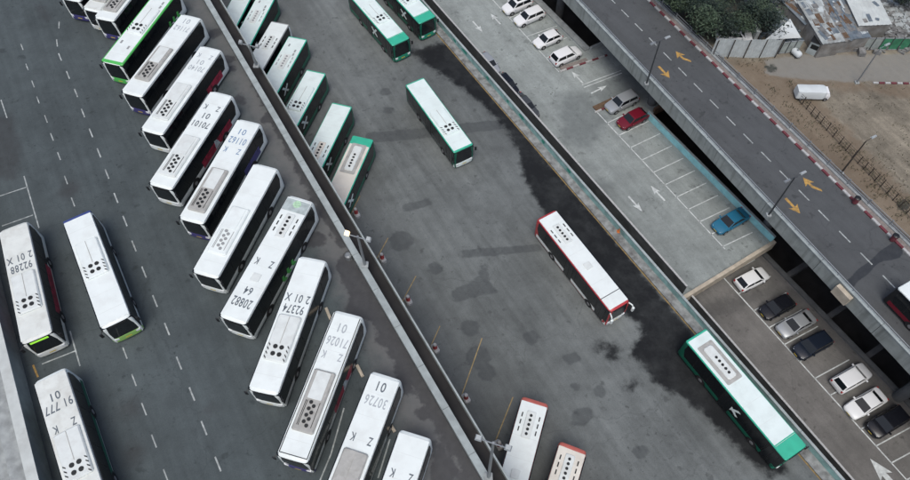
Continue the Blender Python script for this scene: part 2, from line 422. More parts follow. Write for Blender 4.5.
sheet('bus_yard', 'lot_asphalt', o2, u2, n2, spaced(-60, 60, .5, 140), [-200, -110] + list(np.arange(-48, .01, .5)), ZL,
      {'wet': (wet, .9), 'patch': (patch, .25), 'dark_ground': (dark_ground, 2.2)})
# kerb walk, teal wall, deep slot beyond
mb = MB(); w1box(mb, -140, 140, .02, .95, ZL-.5, ZL+.12, w2); mat('kerb_dirty', (.25, .26, .255), .9, noise=.3, scale=2, dirt=(.06, .055, .05), dscale=.8, damt=.85); struct(mb.build('kerb_walk', 'kerb_dirty'))
mb = MB(); w1box(mb, -140, 140, -.14, -.005, ZL+.002, ZL+.006, w2); struct(mb.build('yellow_edge_line', 'yellow_line'))
root = thing('yard_wall', 'low teal painted wall with green graffiti along the wet edge of the bus yard', 'wall', w2(0, 0, ZL))
mb = MB(); w1box(mb, -90, 90, .955, 1.15, -15.5, ZL+1.0, w2); child(mb, 'wall_body', 'teal_wall', root)
mb = MB()
for k in range(45): w1box(mb, -90+k*4, -90+k*4+3.97, .93, 1.18, ZL+1.003, ZL+1.09, w2)
child(mb, 'coping', 'light_concrete', root)
for (s0, ln) in ((-22, .9), (-19.5, 1.4), (-9.5, .6), (-6.5, 1.2), (-2, .7), (3, 1.0), (-14, .7), (-27, 1.2)):
    mb = MB(); k = 7
    pts = [(s0+ln*.5*math.cos(a)*random.uniform(.7, 1.2), ZL+.62+.3*math.sin(a)*random.uniform(.7, 1.1)) for a in [2*math.pi*i/k for i in range(k)]]
    mb.loft([[w2(s, .948, z) for s, z in pts], [w2(s, .953, z) for s, z in pts]]); child(mb, 'graffiti_tag', 'graffiti', root)
mb = MB(); w1box(mb, -140, 140, .2, 1.14, -27, -15.51, w2); w1box(mb, -140, 140, .96, 1.14, -27, -15.51, w2)
mb.bm.free(); mb = MB(); w1box(mb, -140, 140, .2, 1.14, -27, -15.51, w2); struct(mb.build('retaining_wall', 'shaded_concrete'))
big = MB(); big.loft([[(-500, -400, -21.0), (500, -400, -21.0), (500, 600, -21.0), (-500, 600, -21.0)], [(-500, -400, -20.6), (500, -400, -20.6), (500, 600, -20.6), (-500, 600, -20.6)]])
struct(big.build('ground', 'void_floor'))

# upper car deck
o3, u3, n3 = basis(at(506.5, 83, ZU+PH), at(690, 290, ZU+PH))
def w3(s, t, z): p = o3+u3*s+n3*t; return (p[0], p[1], z)
def st3(px, py, z, o=None, u=None, n=None):
    o, u, n = (o3, u3, n3) if o is None else (o, u, n)
    d = at2(px, py, z)-o; return d@u, d@n
def zpoly(name, m, pts, z0, z1):
    mb = MB(); mb.loft([[(p[0], p[1], z0) for p in pts], [(p[0], p[1], z1) for p in pts]]); return struct(mb.build(name, m))
s_end = (st3(691, 291, ZU)[0]+st3(777, 239, ZU)[0])/2
sA, tA = st3(588, 50, ZU); sB, tB = st3(654, 113, ZU); sC, tC = st3(776, 239, ZU)
# the deck surface as a grid; right edge steps out where the ramp goes under the bridge
dark_mottle = [[(560, 95), (590, 90), (610, 120), (590, 150), (560, 140)], (528, 9, .6), (454, 13, .5), (638, 153, .35), (593, 166, .4), (698, 186, .4), (735, 235, .5), [(585, 95), (640, 60), (650, 100), (610, 110)], (600, 190, 1.5)]  # darker mottled areas of the deck, one at the ramp mouth
# which side is right
sgn = 1 if tB > 0 else -1
TR = max(tA, tB, tC)
zst = {'dark_mottle': (dark_mottle, 1.2)}
TP = 13.7        # inner face of the turquoise parapet
sheet('car_deck', 'car_deck_concrete', o3, u3, n3, [-160, -100] + list(np.linspace(-60, sB, 90)), list(np.linspace(0, TR, 40)), ZU, zst)
sheet('car_deck', 'car_deck_concrete', o3, u3, n3, list(np.linspace(sB, s_end, 36)), list(np.linspace(0, TP+.22, 37)), ZU, zst)
sheet('ramp', 'car_deck_concrete', o3, u3, n3, list(np.linspace(sA, sB, 14)), list(np.linspace(TR, TR+16, 14)), ZU, zst)
zpoly('car_deck_slab', 'shaded_concrete', [w3(-160, 0, 0), w3(s_end, 0, 0), w3(s_end, TP+.22, 0), w3(sB, TP+.22, 0), w3(sB, TR, 0), w3(-160, TR, 0)], ZU-.7, ZU-.02)
root = thing('deck_parapet', 'thin white topped parapet along the left edge of the upper car deck', 'parapet', w3(0, 0, ZU))
mb = MB(); w1box(mb, -80, s_end, -.02, .12, ZU-.6, ZU+PH-.07, w3); child(mb, 'wall_body', 'shaded_concrete', root)
mb = MB(); w1box(mb, -80, s_end, -.05, .16, ZU+PH-.068, ZU+PH, w3); child(mb, 'coping', 'white_kerb', root)
mb = MB(); w1box(mb, -140, s_end, -.3, 0, -27, ZU-.75, w3); struct(mb.build('deck_side_wall', 'shaded_concrete'))
# edge beam at the end of the upper deck
root = tag(None or MB().box(0, .01, 0, .01, 0, .01).build('x', 'concrete'), 'x', 'x'); bpy.data.objects.remove(root)
mb = MB(); w1box(mb, s_end+.002, s_end+.42, -.05, TP+.3, ZU-1.1, ZU+.32, w3)
tag(mb.build('edge_beam', 'beige_beam'), 'beige concrete edge beam where the upper car deck ends above the lower one', 'beam')
# blue parapet on the right edge
root = thing('blue_parapet', 'turquoise painted parapet on the right edge of the upper car deck', 'parapet', w3(sB, TR, ZU))
mb = MB(); w1box(mb, sB+.02, s_end, TP, TP+.2, ZU+.004, ZU+1.1, w3); child(mb, 'wall_body', 'blue_wall', root)
mb = MB(); w1box(mb, sB+.02, s_end, TP-.02, TP+.24, ZU+1.102, ZU+1.16, w3); child(mb, 'coping', 'light_concrete', root)
mb = MB(); w1box(mb, -70, sA, TR-.9, TR+.02, ZU+.004, ZU+.28, w3); tag(mb.build('edge_kerb', 'concrete'), 'broad low concrete kerb behind the white cars on the upper deck', 'kerb')
mb = MB(); w1box(mb, sA+.01, sA+.3, TR, TR+16, ZU-.6, ZU+.5, w3); tag(mb.build('ramp_wall', 'concrete'), 'low concrete wall on the upper side of the ramp under the bridge', 'wall')
mb = MB(); w1box(mb, sB-.3, sB-.01, TR+.03, TR+16, ZU-.6, ZU+.7, w3); tag(mb.build('ramp_wall', 'wood_brown'), 'brown stained low wall on the lower side of the ramp under the bridge', 'wall')

# lower car deck
o4, u4, n4 = basis(at(713, 320, ZB+PH), at(853, 480, ZB+PH))
def w4(s, t, z): p = o4+u4*s+n4*t; return (p[0], p[1], z)
T4 = (st3(758, 255, ZB, o4, u4, n4)[1]+st3(910, 405, ZB, o4, u4, n4)[1])/2
zst4 = {'dark_mottle': ([(785, 300, 1.6), [(700, 305), (770, 285), (775, 295), (705, 325)], (880, 420, 1.0), (850, 372, .8)], 1.0)}
sheet('lower_car_deck', 'lower_deck_concrete', o4, u4, n4, list(np.linspace(-26, 30, 110))+[60, 140], list(np.linspace(0, T4, 34)), ZB, zst4)
zpoly('lower_deck_slab', 'shaded_concrete', [w4(-26, 0, 0), w4(140, 0, 0), w4(140, T4, 0), w4(-26, T4, 0)], ZB-.6, ZB-.02)
root = thing('deck_parapet', 'thin white topped parapet along the left edge of the lower car deck', 'parapet', w4(0, 0, ZB))
mb = MB(); w1box(mb, -8, 90, -.02, .12, ZB-.6, ZB+PH-.07, w4); child(mb, 'wall_body', 'shaded_concrete', root)
mb = MB(); w1box(mb, -8, 90, -.05, .16, ZB+PH-.068, ZB+PH, w4); child(mb, 'coping', 'white_kerb', root)
mb = MB(); w1box(mb, -26, 90, T4+.002, T4+.55, ZB-.8, ZB+.3, w4); tag(mb.build('edge_kerb', 'pier'), 'grey concrete edge beam behind the cars on the lower deck', 'kerb')
for k, (a, b) in enumerate([((783, 278), (806, 262)), ((826, 318), (846, 304)), ((866, 357), (886, 341)), ((900, 393), (925, 375))]):
    s0, t0 = st3(*a, ZB, o4, u4, n4)
    mb = MB(); w1box(mb, s0-.3, s0+.3, T4+.56, T4+9, ZB-.9, ZB-.1, w4)
    tag(mb.build('cross_beam', 'pier'), ['concrete beam across the dark slot behind the leftmost white car of the lower deck', 'concrete beam across the dark slot behind the dark hatchback', 'concrete beam across the dark slot behind the last white car of the row', 'concrete beam across the dark slot at the right edge of the photo'][k], 'beam', 'beams across the dark slot')

# ------------------------------------------------------------------ road bridge
o5, u5, n5 = basis(at(614, 40, -7), at(910, 354, -7))
def w5(s, t, z): p = o5+u5*s+n5*t; return (p[0], p[1], z)
def st5(px, py, z): return st3(px, py, z, o5, u5, n5)
tk = (st5(680, 32, ZR)[1]+st5(808, 158, ZR)[1]+st5(900, 248, ZR)[1])/3     # face of the red and white kerb
ts = (st5(680, 17, ZR+1)[1]+st5(756, 89, ZR+1)[1]+st5(910, 242, ZR+1)[1])/3
rp = [[(844, 282), (893, 241), (906, 245), (900, 258), (880, 262), (850, 290)], [(836, 290), (850, 284), (852, 292), (846, 298)]]
sheet('road', 'road_asphalt', o5, u5, n5, [-200, -100] + list(np.arange(-40, 45, .5)) + [100, 200], list(np.linspace(.3, tk, 20)), ZR, {'patch': (rp, .25)})
zpoly('bridge_slab', 'shaded_concrete', [w5(-200, .3, 0), w5(200, .3, 0), w5(200, ts+1, 0), w5(-200, ts+1, 0)], ZR-1.0, ZR-.02)
for t in (1.2, 4.2, 7.2):
    mb = MB(); w1box(mb, -120, 120, t, t+.6, ZR-2.0, ZR-1.003, w5); struct(mb.build('bridge_girder', 'shaded_concrete'))
root = thing('bridge_parapet', 'pale streaked concrete bridge parapet with a metal handrail above the dark slot', 'parapet', w5(0, 0, ZR))
mb = MB()
for k in range(26): w1box(mb, -100+k*8, -100+k*8+7.96, 0, .28, ZR-1.05, ZR+.9, w5)
child(mb, 'wall_body', 'bridge_concrete', root)
mb = MB()
for k in range(26): w1box(mb, -100+k*8, -100+k*8+7.96, -.06, .34, ZR+.902, ZR+1.0, w5)
child(mb, 'coping', 'light_concrete', root)
mb = MB(); mb.tube([w5(-100, .17, ZR+1.4), w5(100, .17, ZR+1.4)], .05)
for k in range(100): mb.cyl(w5(-100+k*2, .17, ZR+1.0), w5(-100+k*2, .17, ZR+1.4), .03, .03, 5)
child(mb, 'handrail', 'galv', root)
mb = MB(); w1box(mb, -100, 100, .35, .85, ZR+.004, ZR+.14, w5); struct(mb.build('bridge_kerb', 'concrete'))
for k in range(6):
    mb = MB(); p = w5(-60+k*22, 3.5, 0); mb.cyl((p[0], p[1], -20.6), (p[0], p[1], ZR-2), .6, .6, 14)
    tag(mb.build('pier', 'pier'), 'round concrete pier under the road bridge', 'pier', 'piers under the road bridge')
sp_, _ = st5(838, 297, ZR)
mb = MB(); w1box(mb, sp_-.9, sp_+.9, -.55, -.065, ZR-.6, ZR+.7, w5); tag(mb.build('junction_box', 'beige_beam'), 'beige service box fixed outside the bridge parapet', 'box')
# painted marks
def strip(a, b, z, wd, m, name='lane_line', dz=.005, mb=None):
    A, B = at2(*a, z), at2(*b, z); e = (B-A)/np.linalg.norm(B-A); q = np.array([-e[1], e[0]])*wd/2
    own = mb is None
    if own: mb = MB()
    pts = [A-q, B-q, B+q, A+q]
    mb.loft([[(p[0], p[1], z+dz-.003) for p in pts], [(p[0], p[1], z+dz) for p in pts]])
    if own: struct(mb.build(name, m))
mb = MB()
a0, a1 = st5(614, 2, ZR), st5(889, 282, ZR); tm = (a0[1]+a1[1])/2
kd = -14.0
while kd < 60:
    pA, pB = w5(kd, tm-.07, 0), w5(kd+1.6, tm+.07, 0)
    q = [w5(kd, tm-.07, 0), w5(kd+1.6, tm-.07, 0), w5(kd+1.6, tm+.07, 0), w5(kd, tm+.07, 0)]
    mb.loft([[(x, y, ZR+.002) for x, y, _ in q], [(x, y, ZR+.005) for x, y, _ in q]]); kd += 3.0
struct(mb.build('centre_line', 'white_line'))
ARW = [(-1.0, -.16), (.35, -.14), (.15, -.62), (1.25, 0), (.15, .62), (.35, .14), (-1.0, .16)]
ARW2 = [(-1.2, -.5), (-.9, -.62), (-.1, -.14), (.35, -.14), (.15, -.62), (1.25, 0), (.15, .62), (.35, .14), (-.3, .14)]
def arrow(px, py, z, d, m, shape=ARW, sc=1., name='road_arrow', wsc=1.):
    c = at2(px, py, z); d = np.array(d, float); d /= np.linalg.norm(d); q = np.array([-d[1], d[0]])
    pts = [c+d*x*sc+q*y*sc*wsc for x, y in shape]
    mb = MB(); mb.loft([[(p[0], p[1], z+.003) for p in pts], [(p[0], p[1], z+.006) for p in pts]]); struct(mb.build(name, m))
arrow(682, 57.5, ZR, -u5, 'orange_mark', ARW2, 1.0); arrow(663.5, 71.5, ZR, u5, 'orange_mark', ARW, 1.0)
arrow(811, 185.5, ZR, -u5, 'orange_mark', ARW2, 1.0); arrow(792, 205, ZR, u5, 'orange_mark', ARW, 1.0)
# red and white kerb: one kerb, its painted stones as parts of two colours
def rw_kerb(name, label, f, s0, s1, t0, t1, z0, z1, ln):
    root = thing(name, label, 'kerb', f(s0, t0, z0)); A, B = MB(), MB(); s = s0; k = 0
    while s < s1-.01:
        e = min(s+ln-.01, s1); w1box((A, B)[k % 2], s, e, t0, t1, z0, z1, f); s += ln; k += 1
    child(A, 'white_stones', 'white_kerb', root); child(B, 'red_stones', 'red_kerb', root)
rw_kerb('painted_kerb', 'long red and white painted kerb along the right side of the road', w5, -60, 70, tk+.004, tk+.27, ZR-.3, ZR+.14, 1.05)
zpoly('sidewalk', 'pavement', [w5(-200, tk+.275, 0), w5(200, tk+.275, 0), w5(200, ts, 0), w5(-200, ts, 0)], ZR-.4, ZR+.13)
root = thing('sidewalk_railing', 'low grey railing with posts between the sidewalk and the dirt lot', 'railing', w5(0, ts, ZR))
mb = MB(); w1box(mb, -60, 70, ts+.004, ts+.3, ZR-.9, ZR+.3, w5); child(mb, 'base_wall', 'concrete', root)
mb = MB()
for z in (.62, 1.0): mb.tube([w5(-60, ts+.15, ZR+z), w5(70, ts+.15, ZR+z)], .035)
child(mb, 'rail', 'galv', root)
for k in range(44):
    s = -60+k*3
    part('post', 'railpost', 'galv', root, lambda b: b.box(-.06, .06, -.06, .06, 0, .8)).location = Vector(w5(s, ts+.15, ZR+.3))-root.location

# terrain beyond the road
brown = [[(726, 60), (770, 62), (800, 85), (850, 130), (910, 200), (930, 260), (870, 210), (800, 140), (740, 85)], [(868, 85), (915, 84), (915, 98), (880, 95)], (905, 205, 1.5), (800, 90, 2), [(760, 75), (870, 82), (868, 90), (790, 92)]]
lane = [[(765, 60), (800, 55), (930, 54), (930, 82), (850, 82), (790, 78), (765, 74)]]
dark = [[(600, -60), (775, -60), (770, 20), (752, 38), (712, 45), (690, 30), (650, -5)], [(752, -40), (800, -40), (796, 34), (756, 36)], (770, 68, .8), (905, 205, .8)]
sheet('terrain', 'dirt', o5, u5, n5, [-400, -200, -100] + list(np.arange(-56, 44, .7)) + [100, 250], [ts+.3] + list(np.arange(ts+1, ts+50, .7)) + [ts+120, ts+350], ZT-.1,
      {'brown': (brown, 1.3), 'lane': (lane, .8), 'dark': (dark, 1.0)})
ZT = ZT-.1

# ------------------------------------------------------------------ marks on the decks
mb = MB()
for (x, y) in [(59, 25), (57, 43), (60, 57), (68, 75), (76, 93), (83, 113), (91, 133), (99, 153), (107, 174), (116, 198), (125, 221), (134, 246), (144, 272), (155, 301), (167, 329), (179, 363), (192, 394), (204, 428), (218, 464)]:
    h = 3.2+y/480*4.2; dx = -.05 if y < 30 else (.12 if y < 50 else .40)
    strip((x-h*dx, y-h), (x+h*dx, y+h), ZD, .12, 'white_line', mb=mb)
for (x, y) in [(22, 47), (27, 67), (33, 84), (38, 100), (46, 119), (52, 137), (59, 156), (66, 180), (73, 202), (118, 330), (125, 353), (134, 380), (144, 409), (154, 441), (166, 476)]:
    h = 2.6+y/480*4.2; strip((x-h*.38, y-h), (x+h*.38, y+h), ZD, .10, 'white_line', mb=mb)
for a, b in [((24, 176), (39, 228)), ((0, 196), (27, 187)), ((2, 226), (33, 215)), ((1, 100), (7, 118)), ((70, 331), (80, 366)), ((42, 364), (75, 351)), ((-10, 175), (-2, 150)),
             ((331, 454), (344, 408)), ((378, 478), (390, 439)), ((316, 490), (331, 454))]:
    strip(a, b, ZD, .11, 'white_line', mb=mb)
struct(mb.build('deck_lines', 'white_line'))
strip((33, 365), (38, 377), ZD, .15, 'orange_mark', name='deck_yellow_mark')
# car decks
mb = MB()
strip((480, -14), (559, 72), ZU, .12, '', mb=mb)
for a, b in [((500, 11), (528, 0)), ((509, 18), (536, 7)), ((527, 36.5), (557, 26)), ((540, 50), (567, 37.5)), ((546, 58), (574, 47)), ((582, 85), (621, 70.5)), ((584, 87.5), (622, 73)), ((487, -4), (515, -15))]:
    strip(a, b, ZU, .12, '', mb=mb)
strip((595, 110), (725, 249), ZU, .12, '', mb=mb)
for k in range(12):
    x, y = 595+11.55*k, 111+12.35*k
    if y < 250 and k not in (0,): strip((x, y), (x+30.5, y-14.5), ZU, .12, '', mb=mb)
for k in range(-2, 9):
    pass
struct(mb.build('bay_lines', 'bay_paint'))
for a, d in [((477, 26), u3), ((496, 19.5), -u3), ((634.5, 203), u3), ((658.5, 194), -u3), ((598, 90), n3), ((578, 78), -u3)]:
    arrow(*a, ZU, d, 'bay_paint', ARW, 1.15, 'bay_arrow', .6)
mb = MB()
strip((723, 277), (815, 378.5), ZB, .13, '', mb=mb); strip((815, 378.5), (925, 500), ZB, .13, '', mb=mb)
for k in range(-1, 13):
    x, y = 723+15.3*k, 277+16.9*k
    if y > 260: strip((x, y), (x+32+k*.4, y-17.5-k*.2), ZB, .12, '', mb=mb)
struct(mb.build('lower_bay_lines', 'bay_paint'))
arrow(884, 474, ZB, -u4, 'bay_paint', [(-1.6, -.3), (0, -.25), (-.3, -.75), (1.6, 0), (-.3, .75), (0, .25), (-1.6, .3)], 1.1, 'bay_arrow')
# kerb islands at the ramp
def island(name, label, a, b):
    A, B = at2(*a, ZU), at2(*b, ZU); L = np.linalg.norm(B-A); e = (B-A)/L; q = np.array([-e[1], e[0]])
    f = lambda s, t, z: tuple(A+e*s+q*t)+(z,)
    rw_kerb(name, label, f, 0, L, -.12, .12, ZU, ZU+.16, 1.0)
    return f, L
f, L_ = island('painted_kerb', 'red and white kerb island beside the last white car of the upper row', (560, 72), (607, 55.5))
mb = MB(); w1box(mb, .3, L_*.6, .125, .75, ZU+.002, ZU+.14, f); tag(mb.build('island_fill', 'pavement'), 'brown paved strip filling the kerb island beside the white car row', 'paving')
f, L_ = island('painted_kerb', 'red and white kerb island beside the silver estate car', (595, 113), (636, 94))
mb = MB(); w1box(mb, .3, L_, .125, 1.0, ZU+.002, ZU+.14, f); tag(mb.build('island_fill', 'wood_brown'), 'brown paved strip filling the kerb island beside the silver car', 'paving')

# ------------------------------------------------------------------ buses
W = 1.275
def body_fn(L, H, w=W, nose=.5):
    def ring(x, k, d):
        pts = [(w-.08, .25), (w-.01, .36), (w, .7), (w, H-.55), (w-.035, H-.26), (w-.12, H-.09), (w-.3, H-.01), (.35, H+.015)]
        pts = [(y*k, z if z < .8 else z-d*(z-.8)/(H-.8)) for y, z in pts]
        return [(x, y, z) for y, z in pts]+[(x, -y, z) for y, z in pts[::-1]]
    def fn(b):
        b.loft([ring(-L/2, .93, .10), ring(-L/2+.10, .975, .035), ring(-L/2+.35, 1, 0), ring(L/2-nose, 1, 0), ring(L/2-nose*.4, .985, .025), ring(L/2-.06, .95, .08), ring(L/2, .90, .16)])
    return fn
XLOGO = [(-.62, -.62), (-.2, -.1), (-.75, .3), (-.55, .5), (0, .18), (.45, .75), (.78, .72), (.25, .05), (.8, -.35), (.55, -.5), (.02, -.2), (-.3, -.7)]
def disc(r): return lambda b: b.cyl((0, 0, 0), (0, 0, .05), r, r*.92, 14)
def make_bus(cfg):
    L, H = cfg.get('L', 12.), cfg.get('H', 3.0)
    key = (L, H)
    z = cfg['z']
    # place: front (or rear) roof edge corners and a point behind along the same side
    A, B, Cc = (at2(*p, z+H) for p in cfg['px'])
    d = (A-Cc); d /= np.linalg.norm(d)
    mid = (A+B)/2
    if cfg.get('end', 'front') == 'front': c = mid - d*L/2; fw = d
    else: c = mid - d*L/2; fw = -d
    root = thing(cfg.get('name', 'city_bus'), cfg['label'], 'bus', (c[0], c[1], z), math.atan2(fw[1], fw[0]), cfg.get('group', 'buses parked in rows'))
    body, trim, roof = cfg['body'], cfg.get('trim', cfg['body']), cfg['roof']
    part('body', ('body',)+key, body, root, body_fn(L, H), True)
    cf, cr = cfg.get('cap_f', .25), cfg.get('cap_r', .22)
    e = cfg.get('edge', .1)
    if trim != body:      # coloured roof edge
        part('roof_edge', ('redge',)+key, trim, root, lambda b: b.box(-L/2+.03, L/2-.07, -W+.03, W-.03, H-.16, H+.02, .12, .06))
    part('roof_panel', ('rpan', cf, cr, e)+key, roof, root, lambda b: b.box(-L/2+cr, L/2-cf, -W+e, W-e, H-.12, H+.035, .04, .03))
    zt = H+.035
    # seams of the roof sheets
    for x in np.linspace(-L/2+1.6, L/2-1.4, 6): part('roof_seam', ('seam', e, H), 'ac_white', root, lambda b: b.box(-.012, .012, -W+e+.04, W-e-.04, zt-.01, zt+.006)).location = (x, 0, 0)
    if cfg.get('groove'):
        part('roof_groove', ('groove',)+key, 'black_trim', root, lambda b: [b.box(-L/2+.25, L/2-.3, s*(W-.2)-.035, s*(W-.2)+.035, zt-.01, zt+.008) for s in (-1, 1)] and b.box(L/2-.36, L/2-.3, -W+.24, W-.24, zt-.01, zt+.007))
    # glazing
    g0, g1 = cfg.get('glass', (1.05, H-.13))
    for s, nm in ((1, 'L'), (-1, 'R')):
        def band(b, s=s):
            poly = [(-L/2+.75, g0), (L/2-.16, g0-.05), (L/2-.2, g1), (-L/2+.5, g1), (-L/2+.42, (g0+g1)/2)]
            b.prism(poly, 'y', s*(W-.06), s*(W+.014))
        part('window_band', ('band', s, g0, g1)+key, 'glass_dark', root, band)
        for x in np.linspace(-L/2+2, L/2-1.9, 6):
            part('window_pillar', ('pil', s, g0, g1), 'black_trim', root, lambda b, s=s: b.box(-.03, .03, min(s*(W+.008), s*(W+.02)), max(s*(W+.008), s*(W+.02)), g0+.02, g1-.03)).location = (x, 0, 0)
        if cfg.get('skirt'):
            part('skirt', ('skirt', s)+key, cfg['skirt'], root, lambda b, s=s: b.box(-L/2+.4, L/2-.5, min(s*(W-.03), s*(W+.009)), max(s*(W-.03), s*(W+.009)), .5, g0-.03))
        for xa in (L/2-2.75, -L/2+3.3):
            def arch(b, s=s, xa=xa):
                pts = [(xa+.62*math.cos(a), .40+.62*math.sin(a)) for a in np.linspace(0, math.pi, 11)]
                b.prism(pts, 'y', s*(W-.3), s*(W+.018))
            part('wheel_arch', ('arch', s, xa), 'black_trim', root, arch)
            wh = thing('wheel', '', ''); del wh['label']; del wh['category']; wh.parent = root; wh.location = (xa, s*(W-.14), .48)
            part('tyre', 'bustyre', 'tyre', wh, lambda b: b.cyl((0, -.16, 0), (0, .165, 0), .48, .48, 20))
            part('rim', ('busrim', s), 'rim', wh, lambda b, s=s: b.cyl((0, s*.12, 0), (0, s*.18, 0), .27, .2, 14))
    if cfg.get('ad'):
        x0, x1, am = cfg['ad']
        for s in (1, -1): part('advert_panel', ('ad', s, x0, x1), am, root, lambda b, s=s: b.box(x0, x1, min(s*(W-.05), s*(W+.016)), max(s*(W-.05), s*(W+.016)), .62, 1.55))
    if cfg.get('ad2'):
        x0, x1, am = cfg['ad2']
        for s in (1, -1): part('advert_panel', ('ad2', s, x0, x1), am, root, lambda b, s=s: b.prism([(x0, .7), (x1, .7), (x1-.15, 1.7), (x0+.3, 1.5)], 'y', s*(W-.05), s*(W+.021)))
    # doors on the right hand side
    for x in (L/2-1.15, -.2):
        dr = part('door', ('door', x, H), 'glass_front', root, lambda b, x=x: b.box(x-.62, x+.62, -W-.024, -W+.05, .42, H-.42))
        part('door_frame', ('doorf', x, H), 'black_trim', dr, lambda b, x=x: [b.box(x+q-.025, x+q+.025, -W-.032, -W-.02, .42, H-.42) for q in (-.6, 0, .6)])
    # front
    hw = W*1.0
    part('windshield', ('ws',)+key, 'glass_front', root, lambda b: b.loft([[(L/2-.12-.12*abs(y/hw)**6, y, .92), (L/2+.035-.12*abs(y/hw)**6, y, .92), (L/2+.035-.12*abs(y/hw)**6, y, 1.9), (L/2+.015-.13*abs(y/hw)**6, y, H-.13), (L/2-.3, y, H-.13)] for y in np.linspace(-hw, hw, 13)]), True)
    part('destination_sign', ('ds',)+key, cfg.get('sign', 'black_trim'), root, lambda b: b.box(L/2-.14, L/2+.045, -.7, .7, H-.44, H-.24))
    bm_ = cfg.get('bumper', body)
    part('front_bumper', ('fb',)+key, bm_, root, lambda b: b.loft([[(L/2-.25-.22*abs(y/W)**5, y, .3), (L/2+.09-.22*abs(y/W)**5, y, .3), (L/2+.10-.22*abs(y/W)**5, y, .72), (L/2+.06-.22*abs(y/W)**5, y, .9), (L/2-.25-.22*abs(y/W)**5, y, .9)] for y in np.linspace(-W+.02, W-.02, 11)]), True)
    for s in (1, -1):
        part('headlight', ('hl', s, L), 'lamp_glass', root, lambda b, s=s: b.box(L/2-.14, L/2+.085, s*.88-.2, s*.88+.2, .62, .84, .04))
        part('tail_light', ('tl', s, L), 'tail_red', root, lambda b, s=s: b.box(-L/2-.012, -L/2+.06, s*1.02-.09, s*1.02+.09, .8, 1.6))
        mm = cfg.get('mirror', 'black_trim')
        big = cfg.get('big_mirror')
        def mir(b, s=s):
            if big: b.tube([(L/2-.2, s*(W-.2), H-.35), (L/2+.35, s*(W-.02), H-.35), (L/2+.55, s*(W+.02), H-.75)], .07, 8); b.box(L/2+.44, L/2+.66, s*(W+.02)-.12, s*(W+.02)+.12, H-1.25, H-.65, .03)
            else: b.tube([(L/2-.35, s*(W-.1), H-.5), (L/2+.1, s*(W+.22), H-.55)], .035); b.box(L/2+.03, L/2+.13, s*(W+.22)-.12, s*(W+.22)+.12, H-1.0, H-.5, .03)
        part('mirror', ('mir', s, bool(big))+key, mm, root, mir)
    # rear
    part('rear_window', ('rw',)+key, 'glass_dark', root, lambda b: b.box(-L/2-.015, -L/2+.1, -1.05, 1.05, 1.55, H-.22))
    part('engine_grille', ('eg',)+key, 'black_trim', root, lambda b: [b.box(-L/2-.014, -L/2+.05, -.8, .8, zz, zz+.07) for zz in np.arange(.65, 1.5, .12)])
    part('rear_bumper', ('rb', L), cfg.get('rear_bumper', body), root, lambda b: b.box(-L/2-.06, -L/2+.2, -1.12, 1.12, .34, .62, .05))
    part('number_plate', ('np', L), 'plate', root, lambda b: b.box(L/2+.088, L/2+.105, -.26, .26, .5, .62))
    # roof equipment
    def fans(xy, r, m):
        for x, y in xy:
            part('fan', ('fan', r), m, root, disc(r)).location = (x, y, zt+cfg.get('ac_h', .1)+.002)
    ac, xa = cfg.get('ac'), cfg.get('ac_x', 3.2)
    fm = cfg.get('fan_mat', 'fan_black')
    if ac == 'chess':
        cfg['ac_h'] = .2
        x0, x1 = xa-3.5, xa+1.35
        part('ac_unit', ('acu', x0, x1, H), cfg.get('ac_mat', 'ac_grey'), root, lambda b: b.box(x0, x1, -.86, .86, zt, zt+.2, .1, .09))
        part('ac_cover', ('acc', x0, x1, H), cfg.get('ac_top', 'ac_white'), root, lambda b: b.box(x0+.15, xa-1.15, -.55, .55, zt+.201, zt+.24, .05))
        fans([(xa-.9+.5*i, -.13) for i in range(4)]+[(xa-.65+.5*i, .17) for i in range(4)], .15, fm)
        for y in (.55, -.45, -.56): part('louvre', ('lv1', H), fm, root, lambda b: b.box(-1.0, .95, -.025, .025, zt+.201, zt+.215)).location = (xa, y, 0)
    elif ac == 'four':
        cfg['ac_h'] = .2
        x0, x1 = xa-3.1, xa+.85
        part('ac_unit', ('ac4', x0, x1, H), cfg.get('ac_mat', 'ac_white'), root, lambda b: b.box(x0, x1, -.95, .95, zt, zt+.2, .12, .09))
        part('ac_rib', ('ac4r', x0, x1, H), 'ac_grey', root, lambda b: b.box(x0+.1, xa-.6, -.02, .02, zt+.2, zt+.225))
        fans([(xa-.3, -.26), (xa+.3, -.26), (xa-.3, .26), (xa+.3, .26)], .19, fm)
        for i in range(8):
            part('louvre', ('lv4', H), fm, root, lambda b: b.loft([[(0, -.09, q), (.12, -.09, q), (.3, .09, q), (.18, .09, q)] for q in (zt+.201, zt+.215)])).location = (xa-.55+(i//2)*.36, .78*(1-2*(i % 2)), 0)
    elif ac == 'five':
        cfg['ac_h'] = .08
        part('ac_unit', ('ac5', xa, H), cfg.get('ac_mat', 'ac_white'), root, lambda b: b.box(xa-1.25, xa+1.25, -.42, .42, zt, zt+.08, .08, .05))
        fans([(xa-.84+.42*i, .0) for i in range(5)], .135, fm)
        for i in range(6): part('louvre', ('lv5', H), fm, root, lambda b: b.box(0, .42, -.055, .055, zt+.001, zt+.02)).location = (xa-.95+(i//2)*.66, .78*(1-2*(i % 2)), 0)
    elif ac == 'boxed':
        cfg['ac_h'] = .14
        part('ac_tray', ('act', xa, H), 'ac_grey', root, lambda b: b.box(xa-2.1, xa+2.1, -.86, .86, zt, zt+.03, .1))
        part('ac_unit', ('acb', xa, H), 'ac_white', root, lambda b: b.box(xa-1.75, xa+1.75, -.5, .5, zt+.031, zt+.14, .15, .06))
        fans([(xa-.5+.42*i, .0) for i in range(5)], .14, fm)
